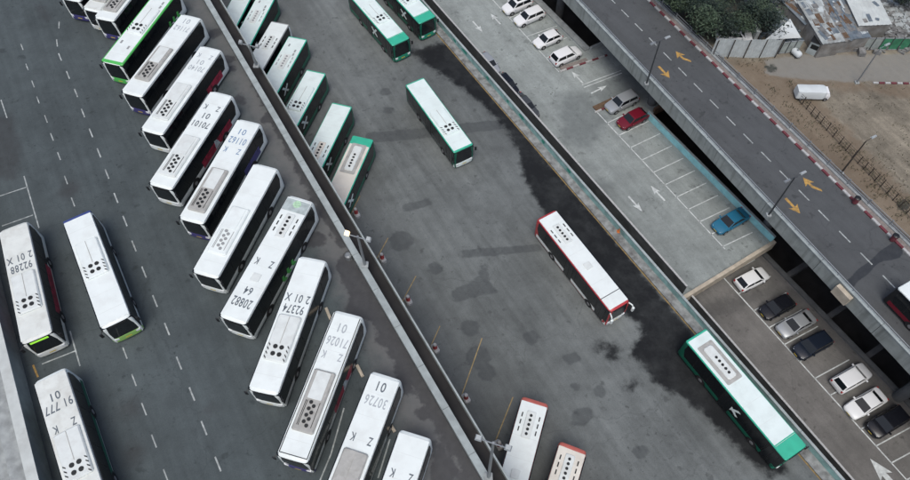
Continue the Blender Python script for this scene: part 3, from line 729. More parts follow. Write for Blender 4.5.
        [setattr(part('louvre', ('lvb', H), 'ac_grey', root, lambda b: b.box(0, .35, .62, .72, zt+.031, zt+.06)), 'location', (xa-1.5+i*.6, 0, 0)) for i in range(5)]
    if cfg.get('hatch') is not None:
        hx = cfg['hatch']
        part('roof_hatch', ('hatch', hx, H), 'ac_white', root, lambda b: b.box(hx-.4, hx+.4, -.38, .38, zt, zt+.06, .06, .03))
    if cfg.get('vents'):
        part('roof_vent', ('vent', H), 'fan_grey', root, lambda b: [b.box(x-.22, x+.22, y-.1, y+.1, zt, zt+.03) for x, y in ((-3.6, .6), (-3.0, .62), (2.9, -.6), (3.5, .55), (-4.4, -.5))])
    for (s, x, y, size, tm_, *fl) in cfg.get('text', []):
        me = text_mesh(s, 1.0); co_ = np.empty(len(me.vertices)*3); me.vertices.foreach_get('co', co_); co_ = co_.reshape(-1, 3)
        mn, mx_ = co_.min(0), co_.max(0); co_[:, 0] = (co_[:, 0]-(mn[0]+mx_[0])/2)*(max(.3, .345*len(s))/(mx_[0]-mn[0])); co_[:, 1] = (co_[:, 1]-(mn[1]+mx_[1])/2)*(size*.78/(mx_[1]-mn[1])); me.vertices.foreach_set('co', co_.ravel()); me.update()
        me.materials.append(M[tm_]); o = bpy.data.objects.new('roof_number', me); COL.objects.link(o)
        o.parent = root; o.location = (x, y, zt+.006); o.rotation_euler = (0, 0, -math.pi/2 + (math.pi if fl else 0))
    if cfg.get('logo') is not None:
        for s in (1, -1):
            part('logo', ('logo', s, cfg['logo'], H), 'bus_mint', root, lambda b, s=s: b.prism([(cfg['logo']+1.0*x, 1.8+.95*zz) for x, zz in XLOGO], 'y', s*(W+.015), s*(W+.022)))
    if cfg.get('swirl'):
        x0 = cfg['swirl']
        for s in (1, -1):
            part('green_swirl', ('swirl', s, x0), 'bright_green', root, lambda b, s=s: [b.prism([(x0+k*.85+dx*.75, .55+dz) for dx, dz in ((0, 0), (.6, .05), (.95, .5), (.75, 1.0), (.35, .85), (.5, .5), (.2, .35))], 'y', s*(W-.05), s*(W+.019)) for k in range(3)])
    if cfg.get('rear_stripe'):
        part('rear_stripe', ('rst', H), 'rear_grey', root, lambda b: b.box(-L/2+.35, -L/2+1.6, -W+.14, W-.14, zt-.01, zt+.004))
        part('roof_emblem', ('rem', H), 'emblem', root, lambda b: b.cyl((-L/2+.75, 0, zt), (-L/2+.75, 0, zt+.012), .38, .38, 18))
    if cfg.get('rear_cap'):
        part('rear_cap', ('rcap', H, L), cfg['rear_cap'], root, lambda b: b.box(-L/2-.02, -L/2+.2, -W+.06, W-.06, 1.2, H+.03, .1, .04))
    if cfg.get('front_line'):
        part('roof_seam', ('fl', H), 'roof_groove', root, lambda b: b.box(L/2-1.65, L/2-1.57, -W+.12, W-.12, zt-.01, zt+.008))
    return root

WB = dict(body='bus_white', roof='bus_white', z=ZD, group='white buses parked nose out along the deck wall')
def bus(**k):
    c = dict(WB); c.update(k); make_bus(c)
F_ = 'number_faint'; D_ = 'number_paint'; BL = 'number_blue'
def rearnums(a, b, c=None, m=F_, x=-5.0):
    r = [(a, x, 0, .95, m), (b, x+1.15, 0, .95, m)]
    if c: r += [('Z', x+2.4, .7, .8, m), ('K', x+2.4, -.7, .8, m)]
    return r
GW = 'white buses parked nose out along the deck wall'
bus(px=((58, -2), (82, 2), (98, -49)), bumper='purple', ac='chess', ac_mat='ac_grey', label='purple-nosed white bus at the top edge, leftmost of the deck row')
bus(px=((80, 8), (103, 13.5), (133, -52)), ac='chess', bumper='bus_white_dull', roof='bus_white_dull', label='white-nosed bus at the top edge, half hidden behind the purple-bumpered chequer-vent bus')
bus(px=((92, 17), (115, 22), (148, -52)), bumper='purple', ac='chess', ac_x=3.4, label='purple-bumpered white bus just left of the green-edged white bus')
bus(px=((99, 62), (123, 65), (160, -15)), body='bus_white', trim='bright_green', bumper='bright_green', cap_f=.4, ac='four', ac_x=.6, ac_mat='bus_white', vents=True, swirl=-4.8, edge=.17, label='white-roofed bus with bright green roof edges and green front')
bus(px=((119, 92), (143, 97), (178, 17)), bumper='purple', ac='chess', ac_x=2.7, text=rearnums('01', '71162', None), label='white bus with purple bumper and grey roof unit, next to the green-edged bus')
bus(px=((138, 129), (164, 136), (197, 48)), ac='chess', ac_x=3.0, ac_mat='ac_white', ad=(-4.6, -1.6, 'ad_red'), text=[('Z', -4.6, .68, .75, F_), ('K', -4.6, -.68, .75, F_), ('01', -3.7, 0, .85, F_), ('70140', -2.8, 0, .9, F_)], label='white bus with a red advert strip low on its rear side and faint roof digits')
bus(px=((147, 183), (172.5, 191), (208, 93)), ac='chess', ac_x=3.4, ac_mat='ac_white', ad=(-4.2, 1.5, 'ad_red'), ad2=(-1.8, -.9, 'ad_pale'), text=[('Z', -3.9, .68, .8, D_), ('K', -3.9, -.68, .8, D_), ('01', -2.8, 0, .9, D_), ('70101', -1.7, 0, .95, D_)], label='white bus numbered 70101 on the roof, red advert along its side')
bus(px=((177, 218.5), (204, 224.5), (235, 122)), bumper='purple', ac='chess', ac_x=3.6, ad=(-4.4, -1.2, 'purple'), text=[('01', -4.5, 0, .9, BL), ('01162', -3.4, 0, 1.0, BL), ('Z', -2.2, .68, .8, BL), ('K', -2.2, -.68, .8, BL)], label='white bus with purple bumper and blue roof number 01162')
bus(px=((190.6, 272), (218.5, 279), (252, 165)), ac='chess', ac_x=2.5, ac_mat='bus_white', fan_mat='fan_grey', ac_top='bus_white', label='clean white bus without roof number, pale grey roof vents')
bus(px=((217, 316), (246.5, 325.5), (282.5, 203)), name='coach', L=12.6, H=3.2, swirl=-1.5, rear_stripe=True, ac='five', ac_x=-3.2, fan_mat='fan_black', hatch=2.2, text=[('Z', .7, .68, .85, D_), ('K', .7, -.68, .85, D_), ('64', 3.5, 0, .95, D_), ('20882', 4.6, 0, 1.05, D_)], label='white coach numbered 20882 with green side swirls and a green roof emblem')
bus(px=((247, 389), (278, 396.5), (298, 257.5)), ac='four', ac_x=2.6, text=[('2 01 X', -2.1, 0, .95, D_), ('92374', -1.1, 0, 1.0, D_)], label='white bus numbered 92374 with four round black fans')
bus(px=((275, 455), (308, 465), (333, 311)), bumper='purple', groove=True, ac='chess', ac_x=2.6, ad=(-2.5, 1.4, 'ad_red'), ad2=(-1.4, -.5, 'ad_pale'), text=[('01', -4.6, 0, 1.0, F_), ('71026', -3.4, 0, 1.0, F_), ('Z', -2.2, .68, .8, F_), ('K', -2.2, -.68, .8, F_)], label='white bus with black grooves along both roof edges and red advert')
bus(px=((372, 367.5), (400.5, 383), (327, 480)), end='rear', ac='four', ac_x=3.1, ac_mat='ac_grey', text=[('01', -5.0, 0, 1.0, D_), ('30726', -3.8, 0, 1.0, F_), ('Z', -.9, .68, .8, D_), ('K', -.9, -.68, .8, D_)], label='white bus cut by the bottom edge, large 01 and faint number on its roof')
bus(px=((399, 429), (432, 438.5), (381, 480)), end='rear', ac='four', ac_x=1.5, text=[('Z', -2.9, .68, .8, D_), ('K', -2.9, -.68, .8, D_)], label='white bus at the bottom edge, last of the row, nearest the parapet wall')
GA = 'white buses standing on the left of the deck'
bus(px=((53, 333), (20.5, 344), (28, 223)), group=GA, ac='four', ac_x=2.5, sign='led_sign', ad=(-2., 3.2, 'ad_red'), body='bus_white_dull', roof='bus_white_dull', text=[('2 01 X', -2.3, 0, .95, D_), ('92288', -1.3, 0, 1.0, D_)], label='white bus numbered 92288 with a lit green destination sign, at the left edge')
bus(px=((131.5, 316), (100, 329.5), (91.5, 212)), group='buses driving through the yards', ac='four', ac_x=.2, ac_mat='bus_white', bumper='lime', rear_bumper='navy', rear_cap='navy', label='white bus driving in the lane with a lime front bumper and blue rear edge')
bus(px=((33, 382), (65, 367), (62, 480)), end='rear', group=GA, ac='four', ac_x=2.2, roof='bus_white_dull', skirt='bus_dark_green', text=[('01', -4.0, 0, .9, D_), ('91 777', -3.1, 0, .95, D_), ('Z', -1.35, .68, .85, D_), ('K', -1.35, -.68, .85, D_)], label='white bus numbered 91 777, cut by the bottom left edge')

GR = dict(body='bus_dark_green', trim='bus_green_roof', roof='bus_mint', z=ZL, skirt='bus_deep_green', group='green buses parked tail out beyond the parapet wall')
def gbus(**k):
    c = dict(GR); c.update(k); make_bus(c)
def rearof(a, b, dirpx):   # rear corners and a point ahead along the bus
    return (a, b, dirpx)
gbus(end='rear', px=((243, -25), (262, -20), (209, 38)), ac='five', ac_x=-2.5, logo=1.5, label='green bus cropped at the top edge, nearest the corner of the parapet')
gbus(end='rear', px=((258, -8), (277, -3), (222, 58)), ac='five', ac_x=-1.6, fan_mat='fan_grey', vents=True, logo=2.6, label='green bus with grey roof grilles just above the plain white bus')
gbus(end='rear', px=((271, 20), (290, 25), (241, 70)), body='bus_white', trim='fan_grey', roof='bus_white', skirt='car_grey', ac='five', ac_x=-2.2, label='white bus with grey roof edge standing among the green buses')
gbus(end='rear', px=((288, 36), (308, 39), (250, 102)), ac='five', ac_x=-1.6, fan_mat='fan_grey', vents=True, logo=1.6, label='green bus with pale roof grilles just below the plain white bus')
gbus(end='rear', px=((306, 69), (327, 73.5), (269, 134)), ac='four', ac_x=-.2, ac_mat='bus_mint', logo=1., label='green bus with four black roof fans half under the wall')
gbus(end='rear', px=((332, 101.5), (352.5, 107), (298, 168)), ac='five', ac_x=1.2, ac_mat='bus_cream', logo=1.8, label='green bus with a blank white roof behind the wall, second from the row end')
gbus(end='rear', px=((352, 134.5), (374.5, 140), (326, 190)), cap_r=1.2, roof='bus_cream', ac='boxed', ac_x=-2.8, logo=1.8, label='green bus with broad green roof cap, last of the row beside the floodlight')
GL = 'green buses facing down the yard'
gbus(px=((392, 45), (410.5, 39.5), (353, 0)), group=GL, cap_f=1.5, ac='four', ac_x=.9, ac_mat='bus_mint', logo=1.2, bumper='bus_green', label='green bus with broad green cab roof, left of the pair at the top')
gbus(px=((419.5, 23), (436, 17.5), (393, -5)), group=GL, cap_f=1.5, ac='four', ac_x=1.3, ac_mat='bus_mint', logo=2., bumper='bus_green', label='green bus with broad green cab roof, right of the top pair, beside the teal wall')
gbus(px=((473.3, 145), (454.5, 153), (422, 76)), group='buses driving through the yards', skirt='car_grey', ac='four', ac_x=2.6, ac_mat='bus_mint', bumper='bus_mint', label='white-roofed bus with thin green edges driving alone in the lower yard')
gbus(px=((807, 445), (787, 463), (708, 330)), group=GL, L=12.9, H=3.3, cap_f=1.5, ac='boxed', ac_x=-3.2, logo=.6, skirt='bus_dark_green', bumper='bus_green', label='long green coach with large white X mark parked by the teal wall', name='coach')
RD = dict(body='bus_red', trim='bus_red', roof='bus_white', z=ZL, name='coach', group='red edged coaches')
def rbus(**k):
    c = dict(RD); c.update(k); make_bus(c)
rbus(px=((631, 300.5), (610, 313), (557, 209.5)), L=12.5, H=3.3, ac='five', ac_x=-3.4, hatch=1.0, skirt='bus_white', bumper='bus_white', front_line=True, big_mirror=True, mirror='bus_white', edge=.16, label='red and white coach with white curved mirrors standing on wet asphalt')
rbus(end='rear', px=((522, 396), (549, 404), (498, 480)), L=12.5, H=3.3, ac='five', ac_x=-3.9, trim='bus_red_faded', body='bus_red_faded', cap_r=.35, hatch=.5, label='red edged white coach at the bottom edge beside the floodlight mast')
rbus(end='rear', px=((560, 442), (587, 450), (545, 490)), L=12.5, H=3.3, ac='five', ac_x=-4.2, roof='bus_cream', trim='bus_red_faded', body='bus_red_faded', cap_r=.35, label='red edged cream coach just showing at the bottom edge')
sb, tb = st5(899, 290, ZR+3)
c0 = w5(sb, .3+2.5, 0)
pr = (w5(sb, tb-2.3, 0), w5(sb, tb, 0))
def px_of(P):
    v = xv*P[0]+yv*(-P[1])+dv*(HC-P[2]); return (455+F*v[0]/v[2], 240+F*v[1]/v[2])
A_ = (px_of(w5(sb, 1.2, ZR+3)), px_of(w5(sb, 3.75, ZR+3)), px_of(w5(sb+8, 1.2, ZR+3)))
make_bus(dict(end='rear', px=((898, 291), (916, 273), px_of(tuple((np.array(w5(0, 0, 0))-np.array(w5(0, 0, 0)))+np.array(at(898, 291, ZR+3))+np.append(u5*9, 0)))), z=ZR, body='black_trim', skirt='car_red', trim='bus_white', roof='bus_white', ac='five', ac_x=0, label='dark bus with white roof and red lower sides on the road bridge', group='buses driving through the yards'))

# ------------------------------------------------------------------ cars
CW = .94
def car_parts(kind):
    # L, roof height, belt, bonnet start, cabin: base front, top front, top rear, base rear
    return {'hatch': (4.15, 1.48, .92, (1.05, .35, -1.35, -1.95)), 'suv': (4.5, 1.66, 1.02, (1.15, .5, -1.75, -2.2)), 'sedan': (4.6, 1.45, .92, (1.1, .3, -.95, -1.65)), 'estate': (4.6, 1.6, .98, (1.1, .45, -1.85, -2.25))}[kind]
def make_car(px, py, z, d, kind, paint, label, group):
    L, H, belt, (xb0, xt0, xt1, xb1) = car_parts(kind)
    c = at(px, py, z+.6)
    root = thing('parked_car', label, 'car', (c.x, c.y, z), math.atan2(d[1], d[0]), group)
    w = CW if kind != 'suv' else .97
    def body(b):
        st = [(-L/2, .80, .38, belt-.22), (-L/2+.07, .90, .30, belt-.08), (-L/2+.3, .97, .24, belt), (-L/2+1.2, 1, .22, belt), (0, 1, .22, belt), (xb0, 1, .22, belt-.02), (L/2-.75, .97, .22, belt-.10), (L/2-.25, .90, .24, belt-.2), (L/2-.06, .78, .30, belt-.3), (L/2, .66, .38, belt-.38)]
        rings = []
        for x, k, zl, zb in st:
            ww = w*k
            p = [(ww*.9, zl), (ww, zl+.16), (ww*1.0, (zl+zb)/2+.1), (ww*.97, zb-.1), (ww*.9, zb-.01), (ww*.55, zb+.035)]
            rings.append([(x, y, q) for y, q in p]+[(x, -y, q) for y, q in p[::-1]])
        b.loft(rings)
    part('body', ('cb', kind), paint, root, body, True)
    wb, wt = w*.91, w*.75
    def corner(t, s): # t: 0 front base,1 front top,2 rear top,3 rear base
        return {0: Vector((xb0, s*wb*.95, belt+.01)), 1: Vector((xt0, s*wt, H-.05)), 2: Vector((xt1, s*wt, H-.06)), 3: Vector((xb1, s*wb*.93, belt+.01))}[t]
    def cabin(b):
        b.loft([[tuple(corner(0, 1)), tuple(corner(0, -1)), tuple(corner(3, -1)), tuple(corner(3, 1))], [tuple(corner(1, 1)), tuple(corner(1, -1)), tuple(corner(2, -1)), tuple(corner(2, 1))]])
    part('cabin', ('cc', kind), paint, root, cabin)
    def roofp(b):
        x0, x1 = xt1, xt0
        b.loft([[(x0-.03, -wt-.01, H-.058), (x1+.03, -wt-.01, H-.048), (x1+.03, wt+.01, H-.048), (x0-.03, wt+.01, H-.058)], [(x0+.02, -wt+.06, H-.015), (x1-.1, -wt+.06, H-.005), (x1-.1, wt-.06, H-.005), (x0+.02, wt-.06, H-.015)], [(x0+.2, -wt+.25, H), (x1-.3, -wt+.25, H+.012), (x1-.3, wt-.25, H+.012), (x0+.2, wt-.25, H)]])
    part('roof', ('cr', kind), paint, root, roofp, True)
    def quad(b, p, u0, u1, v0, v1):
        a, bb, cc, dd = p
        f = lambda u, v: (a*(1-u)+bb*u)*(1-v)+(dd*(1-u)+cc*u)*v
        q = [f(u0, v0), f(u1, v0), f(u1, v1), f(u0, v1)]
        nrm = (q[1]-q[0]).cross(q[3]-q[0]).normalized()
        ctr = Vector(((xb0+xb1)/2, 0, belt))
        if nrm.dot(q[0]-ctr) < 0: nrm = -nrm
        b.loft([[tuple(x-nrm*.01) for x in q], [tuple(x+nrm*.012) for x in q]])
    part('windshield', ('cw', kind), 'glass_front', root, lambda b: quad(b, [corner(0, 1), corner(0, -1), corner(1, -1), corner(1, 1)], .05, .95, .04, .94))
    part('rear_window', ('crw', kind), 'glass_dark', root, lambda b: quad(b, [corner(3, 1), corner(3, -1), corner(2, -1), corner(2, 1)], .08, .92, .12, .92))
    for s in (1, -1):
        for (u0, u1) in ((.07, .47), (.51, .93)):
            part('side_window', ('csw', kind, s, u0), 'glass_dark', root, lambda b, s=s, u0=u0, u1=u1: quad(b, [corner(0, s), corner(3, s), corner(2, s), corner(1, s)], u0, u1, .1, .88))
        part('headlight', ('chl', kind, s), 'lamp_glass', root, lambda b, s=s: b.loft([[(L/2-.30, s*w*.86, belt-.30), (L/2-.05, s*w*.64, belt-.36), (L/2-.05, s*w*.40, belt-.36), (L/2-.05, s*w*.5, belt-.42)], [(L/2-.34, s*w*.82, belt-.18), (L/2-.12, s*w*.62, belt-.24), (L/2-.12, s*w*.42, belt-.25), (L/2-.1, s*w*.5, belt-.3)]]))
        part('tail_light', ('ctl', kind, s), 'tail_red', root, lambda b, s=s: b.box(-L/2-.01, -L/2+.25, s*w*.76-.1, s*w*.76+.1, belt-.3, belt-.06, .03))
        part('wing_mirror', ('cm', kind, s), paint, root, lambda b, s=s: b.box(xb0-.35, xb0-.18, min(s*w*.9, s*(w+.17)), max(s*w*.9, s*(w+.17)), belt-.02, belt+.12, .03, .03))
        for x in (L/2-.85, -L/2+.85):
            def arch(b, s=s, x=x): b.prism([(x+.38*math.cos(a), .34+.38*math.sin(a)) for a in np.linspace(0, math.pi, 9)], 'y', s*(w-.2), s*(w+.006))
            part('wheel_arch', ('car', kind, s, x), 'black_trim', root, arch)
            wh = thing('wheel', '', ''); del wh['label']; del wh['category']; wh.parent = root; wh.location = (x, s*(w-.1), .33)
            part('tyre', 'cartyre', 'tyre', wh, lambda b: b.cyl((0, -.1, 0), (0, .1, 0), .33, .33, 18))
            part('rim', ('carrim', s), 'rim', wh, lambda b, s=s: b.cyl((0, s*.06, 0), (0, s*.115, 0), .22, .18, 12))
    part('number_plate', ('cnp', kind), 'plate', root, lambda b: b.box(L/2-.01, L/2+.012, -.24, .24, .42, .53))
    part('grille', ('cg', kind), 'black_trim', root, lambda b: b.box(L/2-.15, L/2-.01, -.42, .42, .30, .42))
    return root
# heading of cars in the bays: nose toward the drive aisle
e = at2(595, 110, ZU)-at2(625.5, 95.5, ZU); nose_u = e/np.linalg.norm(e)
G1, G2 = 'cars parked on the upper car deck', 'cars parked on the lower car deck'
make_car(517, 5.5, ZU, nose_u, 'suv', 'car_white', 'white car with dark sunroof at the top of the upper deck row', G1)
part('sunroof', 'sunroof', 'glass_dark', bpy.data.objects['parked_car'], lambda b: b.box(-.75, .2, -.45, .45, 1.665, 1.68, .05))
make_car(529, 17, ZU, nose_u, 'estate', 'car_white', 'white car nose out, second in the upper deck row', G1)
make_car(547.5, 39.5, ZU, nose_u, 'hatch', 'car_white', 'small white hatchback third in the upper deck row', G1)
make_car(566, 56, ZU, -nose_u, 'suv', 'car_white', 'white car tail out beside the upper red and white kerb island', G1)
make_car(621.5, 102.5, ZU, nose_u, 'estate', 'car_silver', 'silver estate car beside the bright red-ended kerb island', G1)
make_car(632.5, 119, ZU, nose_u, 'hatch', 'car_red', 'dark red hatchback next to the turquoise parapet', G1)
make_car(730.5, 221, ZU, nose_u, 'sedan', 'car_blue', 'blue car alone near the end of the upper deck', G1)
for (s, paint, lab) in ((0, 'car_silver', 'silver car hidden to its roof behind the deck parapet, uppermost of three'), (1, 'car_black', 'black car half hidden behind the deck parapet, middle of three'), (2, 'car_grey', 'dark grey car half hidden behind the deck parapet, lowest of three')):
    p = [(489, 62), (508, 83), (527, 104)][s]
    sv, tv = st3(*p, ZU+.9); q = px_of(w3(sv, 1.15, ZU+.6))
    make_car(q[0], q[1], ZU, u3, ['hatch', 'hatch', 'sedan'][s], paint, lab, 'cars parked along the deck parapet')
e = at2(770, 329, ZB)-at2(802, 312, ZB); nose_l = e/np.linalg.norm(e)
make_car(752, 279, ZB, -nose_l, 'hatch', 'car_white', 'white car under the beige beam, first in the lower deck row', G2)
make_car(777, 307, ZB, nose_l, 'hatch', 'car_black', 'black car second in the lower deck row', G2)
make_car(796, 324, ZB, nose_l, 'sedan', 'car_silver', 'silver saloon between two dark cars on the lower deck', G2)
make_car(812, 345.5, ZB, nose_l, 'suv', 'car_navy', 'dark navy car beside the empty bay of the lower deck', G2)
make_car(851.5, 378, ZB, -nose_l, 'suv', 'car_white', 'white car below the empty bay of the lower deck', G2)
make_car(865.5, 403.5, ZB, nose_l, 'sedan', 'car_white', 'pale saloon between the white and the black car at lower right', G2)
make_car(887, 422, ZB, nose_l, 'suv', 'car_black', 'black car last in the row at the lower right', G2)

# ------------------------------------------------------------------ posts, floodlights, bollards
def road_lamp(base, h, label, double, m='pole_dark', z=ZR+1.0, dirn=None, group='street lamps'):
    b0 = at(*base, z); d = Vector((*(n5 if dirn is None else dirn), 0)).normalized()
    root = thing('street_lamp', label, 'street lamp', b0, 0, group)
    mb = MB(); mb.cyl((0, 0, 0), (0, 0, h), .11, .065, 10); mb.build('pole', m, root)
    mb = MB(); mb.box(-.25, .25, -.25, .25, 0, .18, .05); mb.build('base', 'concrete', root)
    for s in ((1, -1) if double else (1,)):
        mb = MB(); mb.tube([(0, 0, h-.05), tuple(d*s*.75+Vector((0, 0, h+.1)))], .035); mb.build('arm', m, root)
        c = d*s*1.0+Vector((0, 0, h+.12)); q = Vector((-d.y, d.x, 0))
        mb = MB(); mb.loft([[tuple(c+d*a*.36+q*bb*.16+Vector((0, 0, -.06))) for a, bb in ((-1, -1), (1, -.8), (1, .8), (-1, 1))], [tuple(c+d*a*.3+q*bb*.1+Vector((0, 0, .06))) for a, bb in ((-1, -1), (1, -.8), (1, .8), (-1, 1))]])
        mb.build('lamp_head', 'flood_off' if s == 1 else 'galv', root)
road_lamp((646.3, 84.2), 6.7, 'dark street lamp on the bridge parapet above the silver estate car', True)
road_lamp((768.3, 215.4), 6.7, 'dark street lamp on the bridge parapet above the end of the turquoise parapet', True)
road_lamp((840.8, 173.3), 5.6, 'dark brown lamp post standing behind the sidewalk railing', False, 'pole_brown', ZT, dirn=n5)
road_lamp((856.5, 83), 5.6, 'grey lamp mast in front of the green mesh fence', False, 'galv', ZT, dirn=n5)
def flood(base, top, label, heads):
    b0 = at(*base, 1.07)
    # height from the photo: the level at which the vertical through the base meets the top pixel
    best = min(np.arange(2, 14, .1), key=lambda h: abs(px_of((b0.x, b0.y, 1.07+h))[1]-top[1]))
    h = float(best)
    root = thing('floodlight_mast', label, 'floodlight', b0, 0, 'floodlight masts on the parapet wall')
    mb = MB(); mb.cyl((0, 0, 0), (0, 0, h), .13, .09, 10); mb.build('mast', 'galv', root)
    mb = MB(); mb.box(-.3, .3, -.3, .3, -.004, .12, .05); mb.build('base', 'concrete', root)
    u = Vector((u1[0]*.3+.9, -.35, 0)).normalized(); q = Vector((-u.y, u.x, 0))
    mb = MB(); mb.tube([tuple(-u*1.0+Vector((0, 0, h-.15))), tuple(u*1.0+Vector((0, 0, h-.15)))], .05); mb.build('crossbar', 'galv', root)
    for s, m in zip((-1, 1), heads):
        c = u*s*.95+Vector((0, 0, h+.05))
        mb = MB(); mb.loft([[tuple(c+u*a*.22+q*b*.17+Vector((0, 0, -.1+.08*b))) for a, b in ((-1, -1), (1, -1), (1, 1), (-1, 1))], [tuple(c+u*a*.16+q*b*.12+Vector((0, 0, .10+.08*b))) for a, b in ((-1, -1), (1, -1), (1, 1), (-1, 1))]])
        hd = mb.build('lamp_head', m, root)
        part('bracket', ('fbr',), 'galv', hd, lambda b: b.box(-.05, .05, -.05, .05, -.2, 0)).location = c
    return root, h
r, h = flood((365, 265), (353, 236), 'floodlight mast with one warm lit lamp beside the last green bus', ('flood_on', 'flood_off'))
flood((488.5, 477), (492.5, 442.5), 'floodlight mast with two pale lamps at the bottom beside the red edged coach', ('flood_off', 'flood_off'))
flood((256.5, 66), (248, 44), 'floodlight mast leaning across the plain white bus at the top', ('galv', 'galv'))
# bay guards at the foot of the lower bays
GB = 'red and white bay posts below the parapet wall'
bl = [((376, 260), (388, 238)), ((402, 302), (416, 276)), ((429, 350), (440, 326)), ((460, 400), (482, 338)), ((493, 447), (513, 397)), ((350, 215), (360, 196))]
labs = ['red and white post with a yellow pole just below the lit floodlight', 'red and white post with a yellow pole, second below the lit floodlight', 'red and white post with a yellow pole midway between the two lower floodlights', 'red and white post with the longest yellow pole, left of the red edged coach', 'red and white post with a yellow pole behind the bottom floodlight mast', 'red and white post with a yellow pole at the tail of the last green bus']
mb = MB()
for (a, b), lab in zip(bl, labs):
    p = at(a[0]+6, a[1]-3, ZL+.6)
    root = thing('bay_post', lab, 'post', (p.x, p.y, ZL), math.radians(-60), GB)
    part('concrete_foot', 'foot', 'white_kerb', root, lambda bb: bb.box(-.5, .5, -.3, .3, 0, .45, .12, .1))
    part('painted_post', 'ppost', 'red_paint', root, lambda bb: (bb.cyl((0, 0, .45), (0, 0, 1.15), .24, .2, 10)))
    part('cap', 'pcap', 'white_kerb', root, lambda bb: bb.cyl((0, 0, 1.152), (0, 0, 1.3), .2, .14, 10))
    strip(a, b, ZL, .10, '', mb=mb)
for a, b in [((416, 276), (428, 252)), ((440, 326), (450, 305)), ((482, 338), (490, 320))]: pass
struct(mb.build('bay_yellow_lines', 'bay_yellow'))
# wheel stops on the deck
for (a, b), lab in zip([((357, 365), (363, 377)), ((388, 421), (395, 432)), ((326, 308), (331, 320))], ['beige wheel stop beside the bus numbered 01', 'beige wheel stop beside the last bus of the bottom row', 'beige wheel stop behind the bus numbered 92374']):
    A, B = at(*a, 0), at(*b, 0); d = (B-A); L = d.length
    mb = MB(); mb.box(-L/2, L/2, -.13, .13, 0, .16, .03, .04); o = mb.build('wheel_stop', 'beige_beam'); o.location = (A+B)/2; o.rotation_euler = (0, 0, math.atan2(d.y, d.x)); tag(o, lab, 'wheel stop', 'wheel stops on the bus deck')
p = at(353, 255, .3); mb = MB(); mb.cyl((0, 0, 0), (0, 0, .55), .32, .3, 14).cyl((0, 0, .55), (0, 0, .65), .33, .2, 14); o = mb.build('litter_bin', 'galv'); o.location = (at(349, 258, 0).x, at(349, 258, 0).y, 0); tag(o, 'small grey litter bin at the foot of the parapet wall', 'bin')
# near wall at the lower left corner
oa, ua, na = basis(at(0, 322, 2.2), at(39, 480, 2.2))
def wa(s, t, z): p = oa+ua*s+na*t; return (p[0], p[1], z)
root = thing('roof_edge_wall', 'tall pale wall with white coping in the lower left corner', 'wall', wa(0, 0, 0))
mb = MB(); w1box(mb, -30, 30, -.75, -.05, .002, 2.1, wa); child(mb, 'wall_body', 'light_concrete', root)
mb = MB(); w1box(mb, -30, 30, -.8, 0, 2.102, 2.22, wa); child(mb, 'coping', 'roof_white', root)
mb = MB(); w1box(mb, -30, 30, -2.0, -.81, .002, 1.8, wa); child(mb, 'step', 'concrete', root)
mb = MB(); w1box(mb, -30, 30, -14, -2.01, .002, 1.2, wa); child(mb, 'low_roof', 'concrete', root)
# things on the kerb walk and sidewalk
p = at(619, 231, ZL+.2); mb = MB(); mb.box(-.22, .22, -.22, .22, 0, .05, .04); mb.cyl((0, 0, .05), (0, 0, .6), .17, .04, 12); o = mb.build('traffic_cone', 'orange'); o.location = (p.x, p.y, ZL+.12); tag(o, 'orange traffic cone on the kerb walk under the teal wall', 'traffic cone')
for (px, py, lab) in ((895, 238, 'dark red litter bin on the sidewalk beside the asphalt patch'), (854, 199, 'dark red litter bin on the sidewalk left of the lamp post shadow')):
    pass
def bin_(px, py, lab):
    p = at(px, py, ZR+.5); root = thing('litter_bin', lab, 'bin', (p.x, p.y, ZR+.13))
    mb = MB(); mb.cyl((0, 0, 0), (0, 0, .85), .26, .32, 12); mb.build('bin_body', 'red_kerb', root)
    mb = MB(); mb.cyl((0, 0, .852), (0, 0, .95), .34, .2, 12); mb.build('lid', 'black_trim', root)
bin_(894, 238, 'dark red litter bin on the sidewalk beside the black asphalt patch'); bin_(856, 200.5, 'dark red litter bin on the sidewalk between the railing posts above')

# ------------------------------------------------------------------ dirt lot things
# wire fence
root = thing('wire_fence', 'thin dark wire fence crossing the dirt lot beside the lamp post', 'fence', at(850, 157, ZT))
pts = [at(x, y, ZT) for x, y in ((797, 100), (820, 124), (852, 158), (880, 187), (912, 221), (945, 255))]
mb = MB()
dense = []
for a, b in zip(pts[:-1], pts[1:]):
    for k in range(5): dense.append(a.lerp(b, k/5))
for z in (.15, .5, .9, 1.2): mb.tube([tuple(p+Vector((0, 0, z)) - root.location) for p in dense], .02, 5)
mb.build('wire', 'pole_brown', root)
for p in dense: part('post', 'wfp', 'pole_brown', root, lambda b: b.cyl((0, 0, 0), (0, 0, 1.3), .06, .05, 7)).location = p-root.location
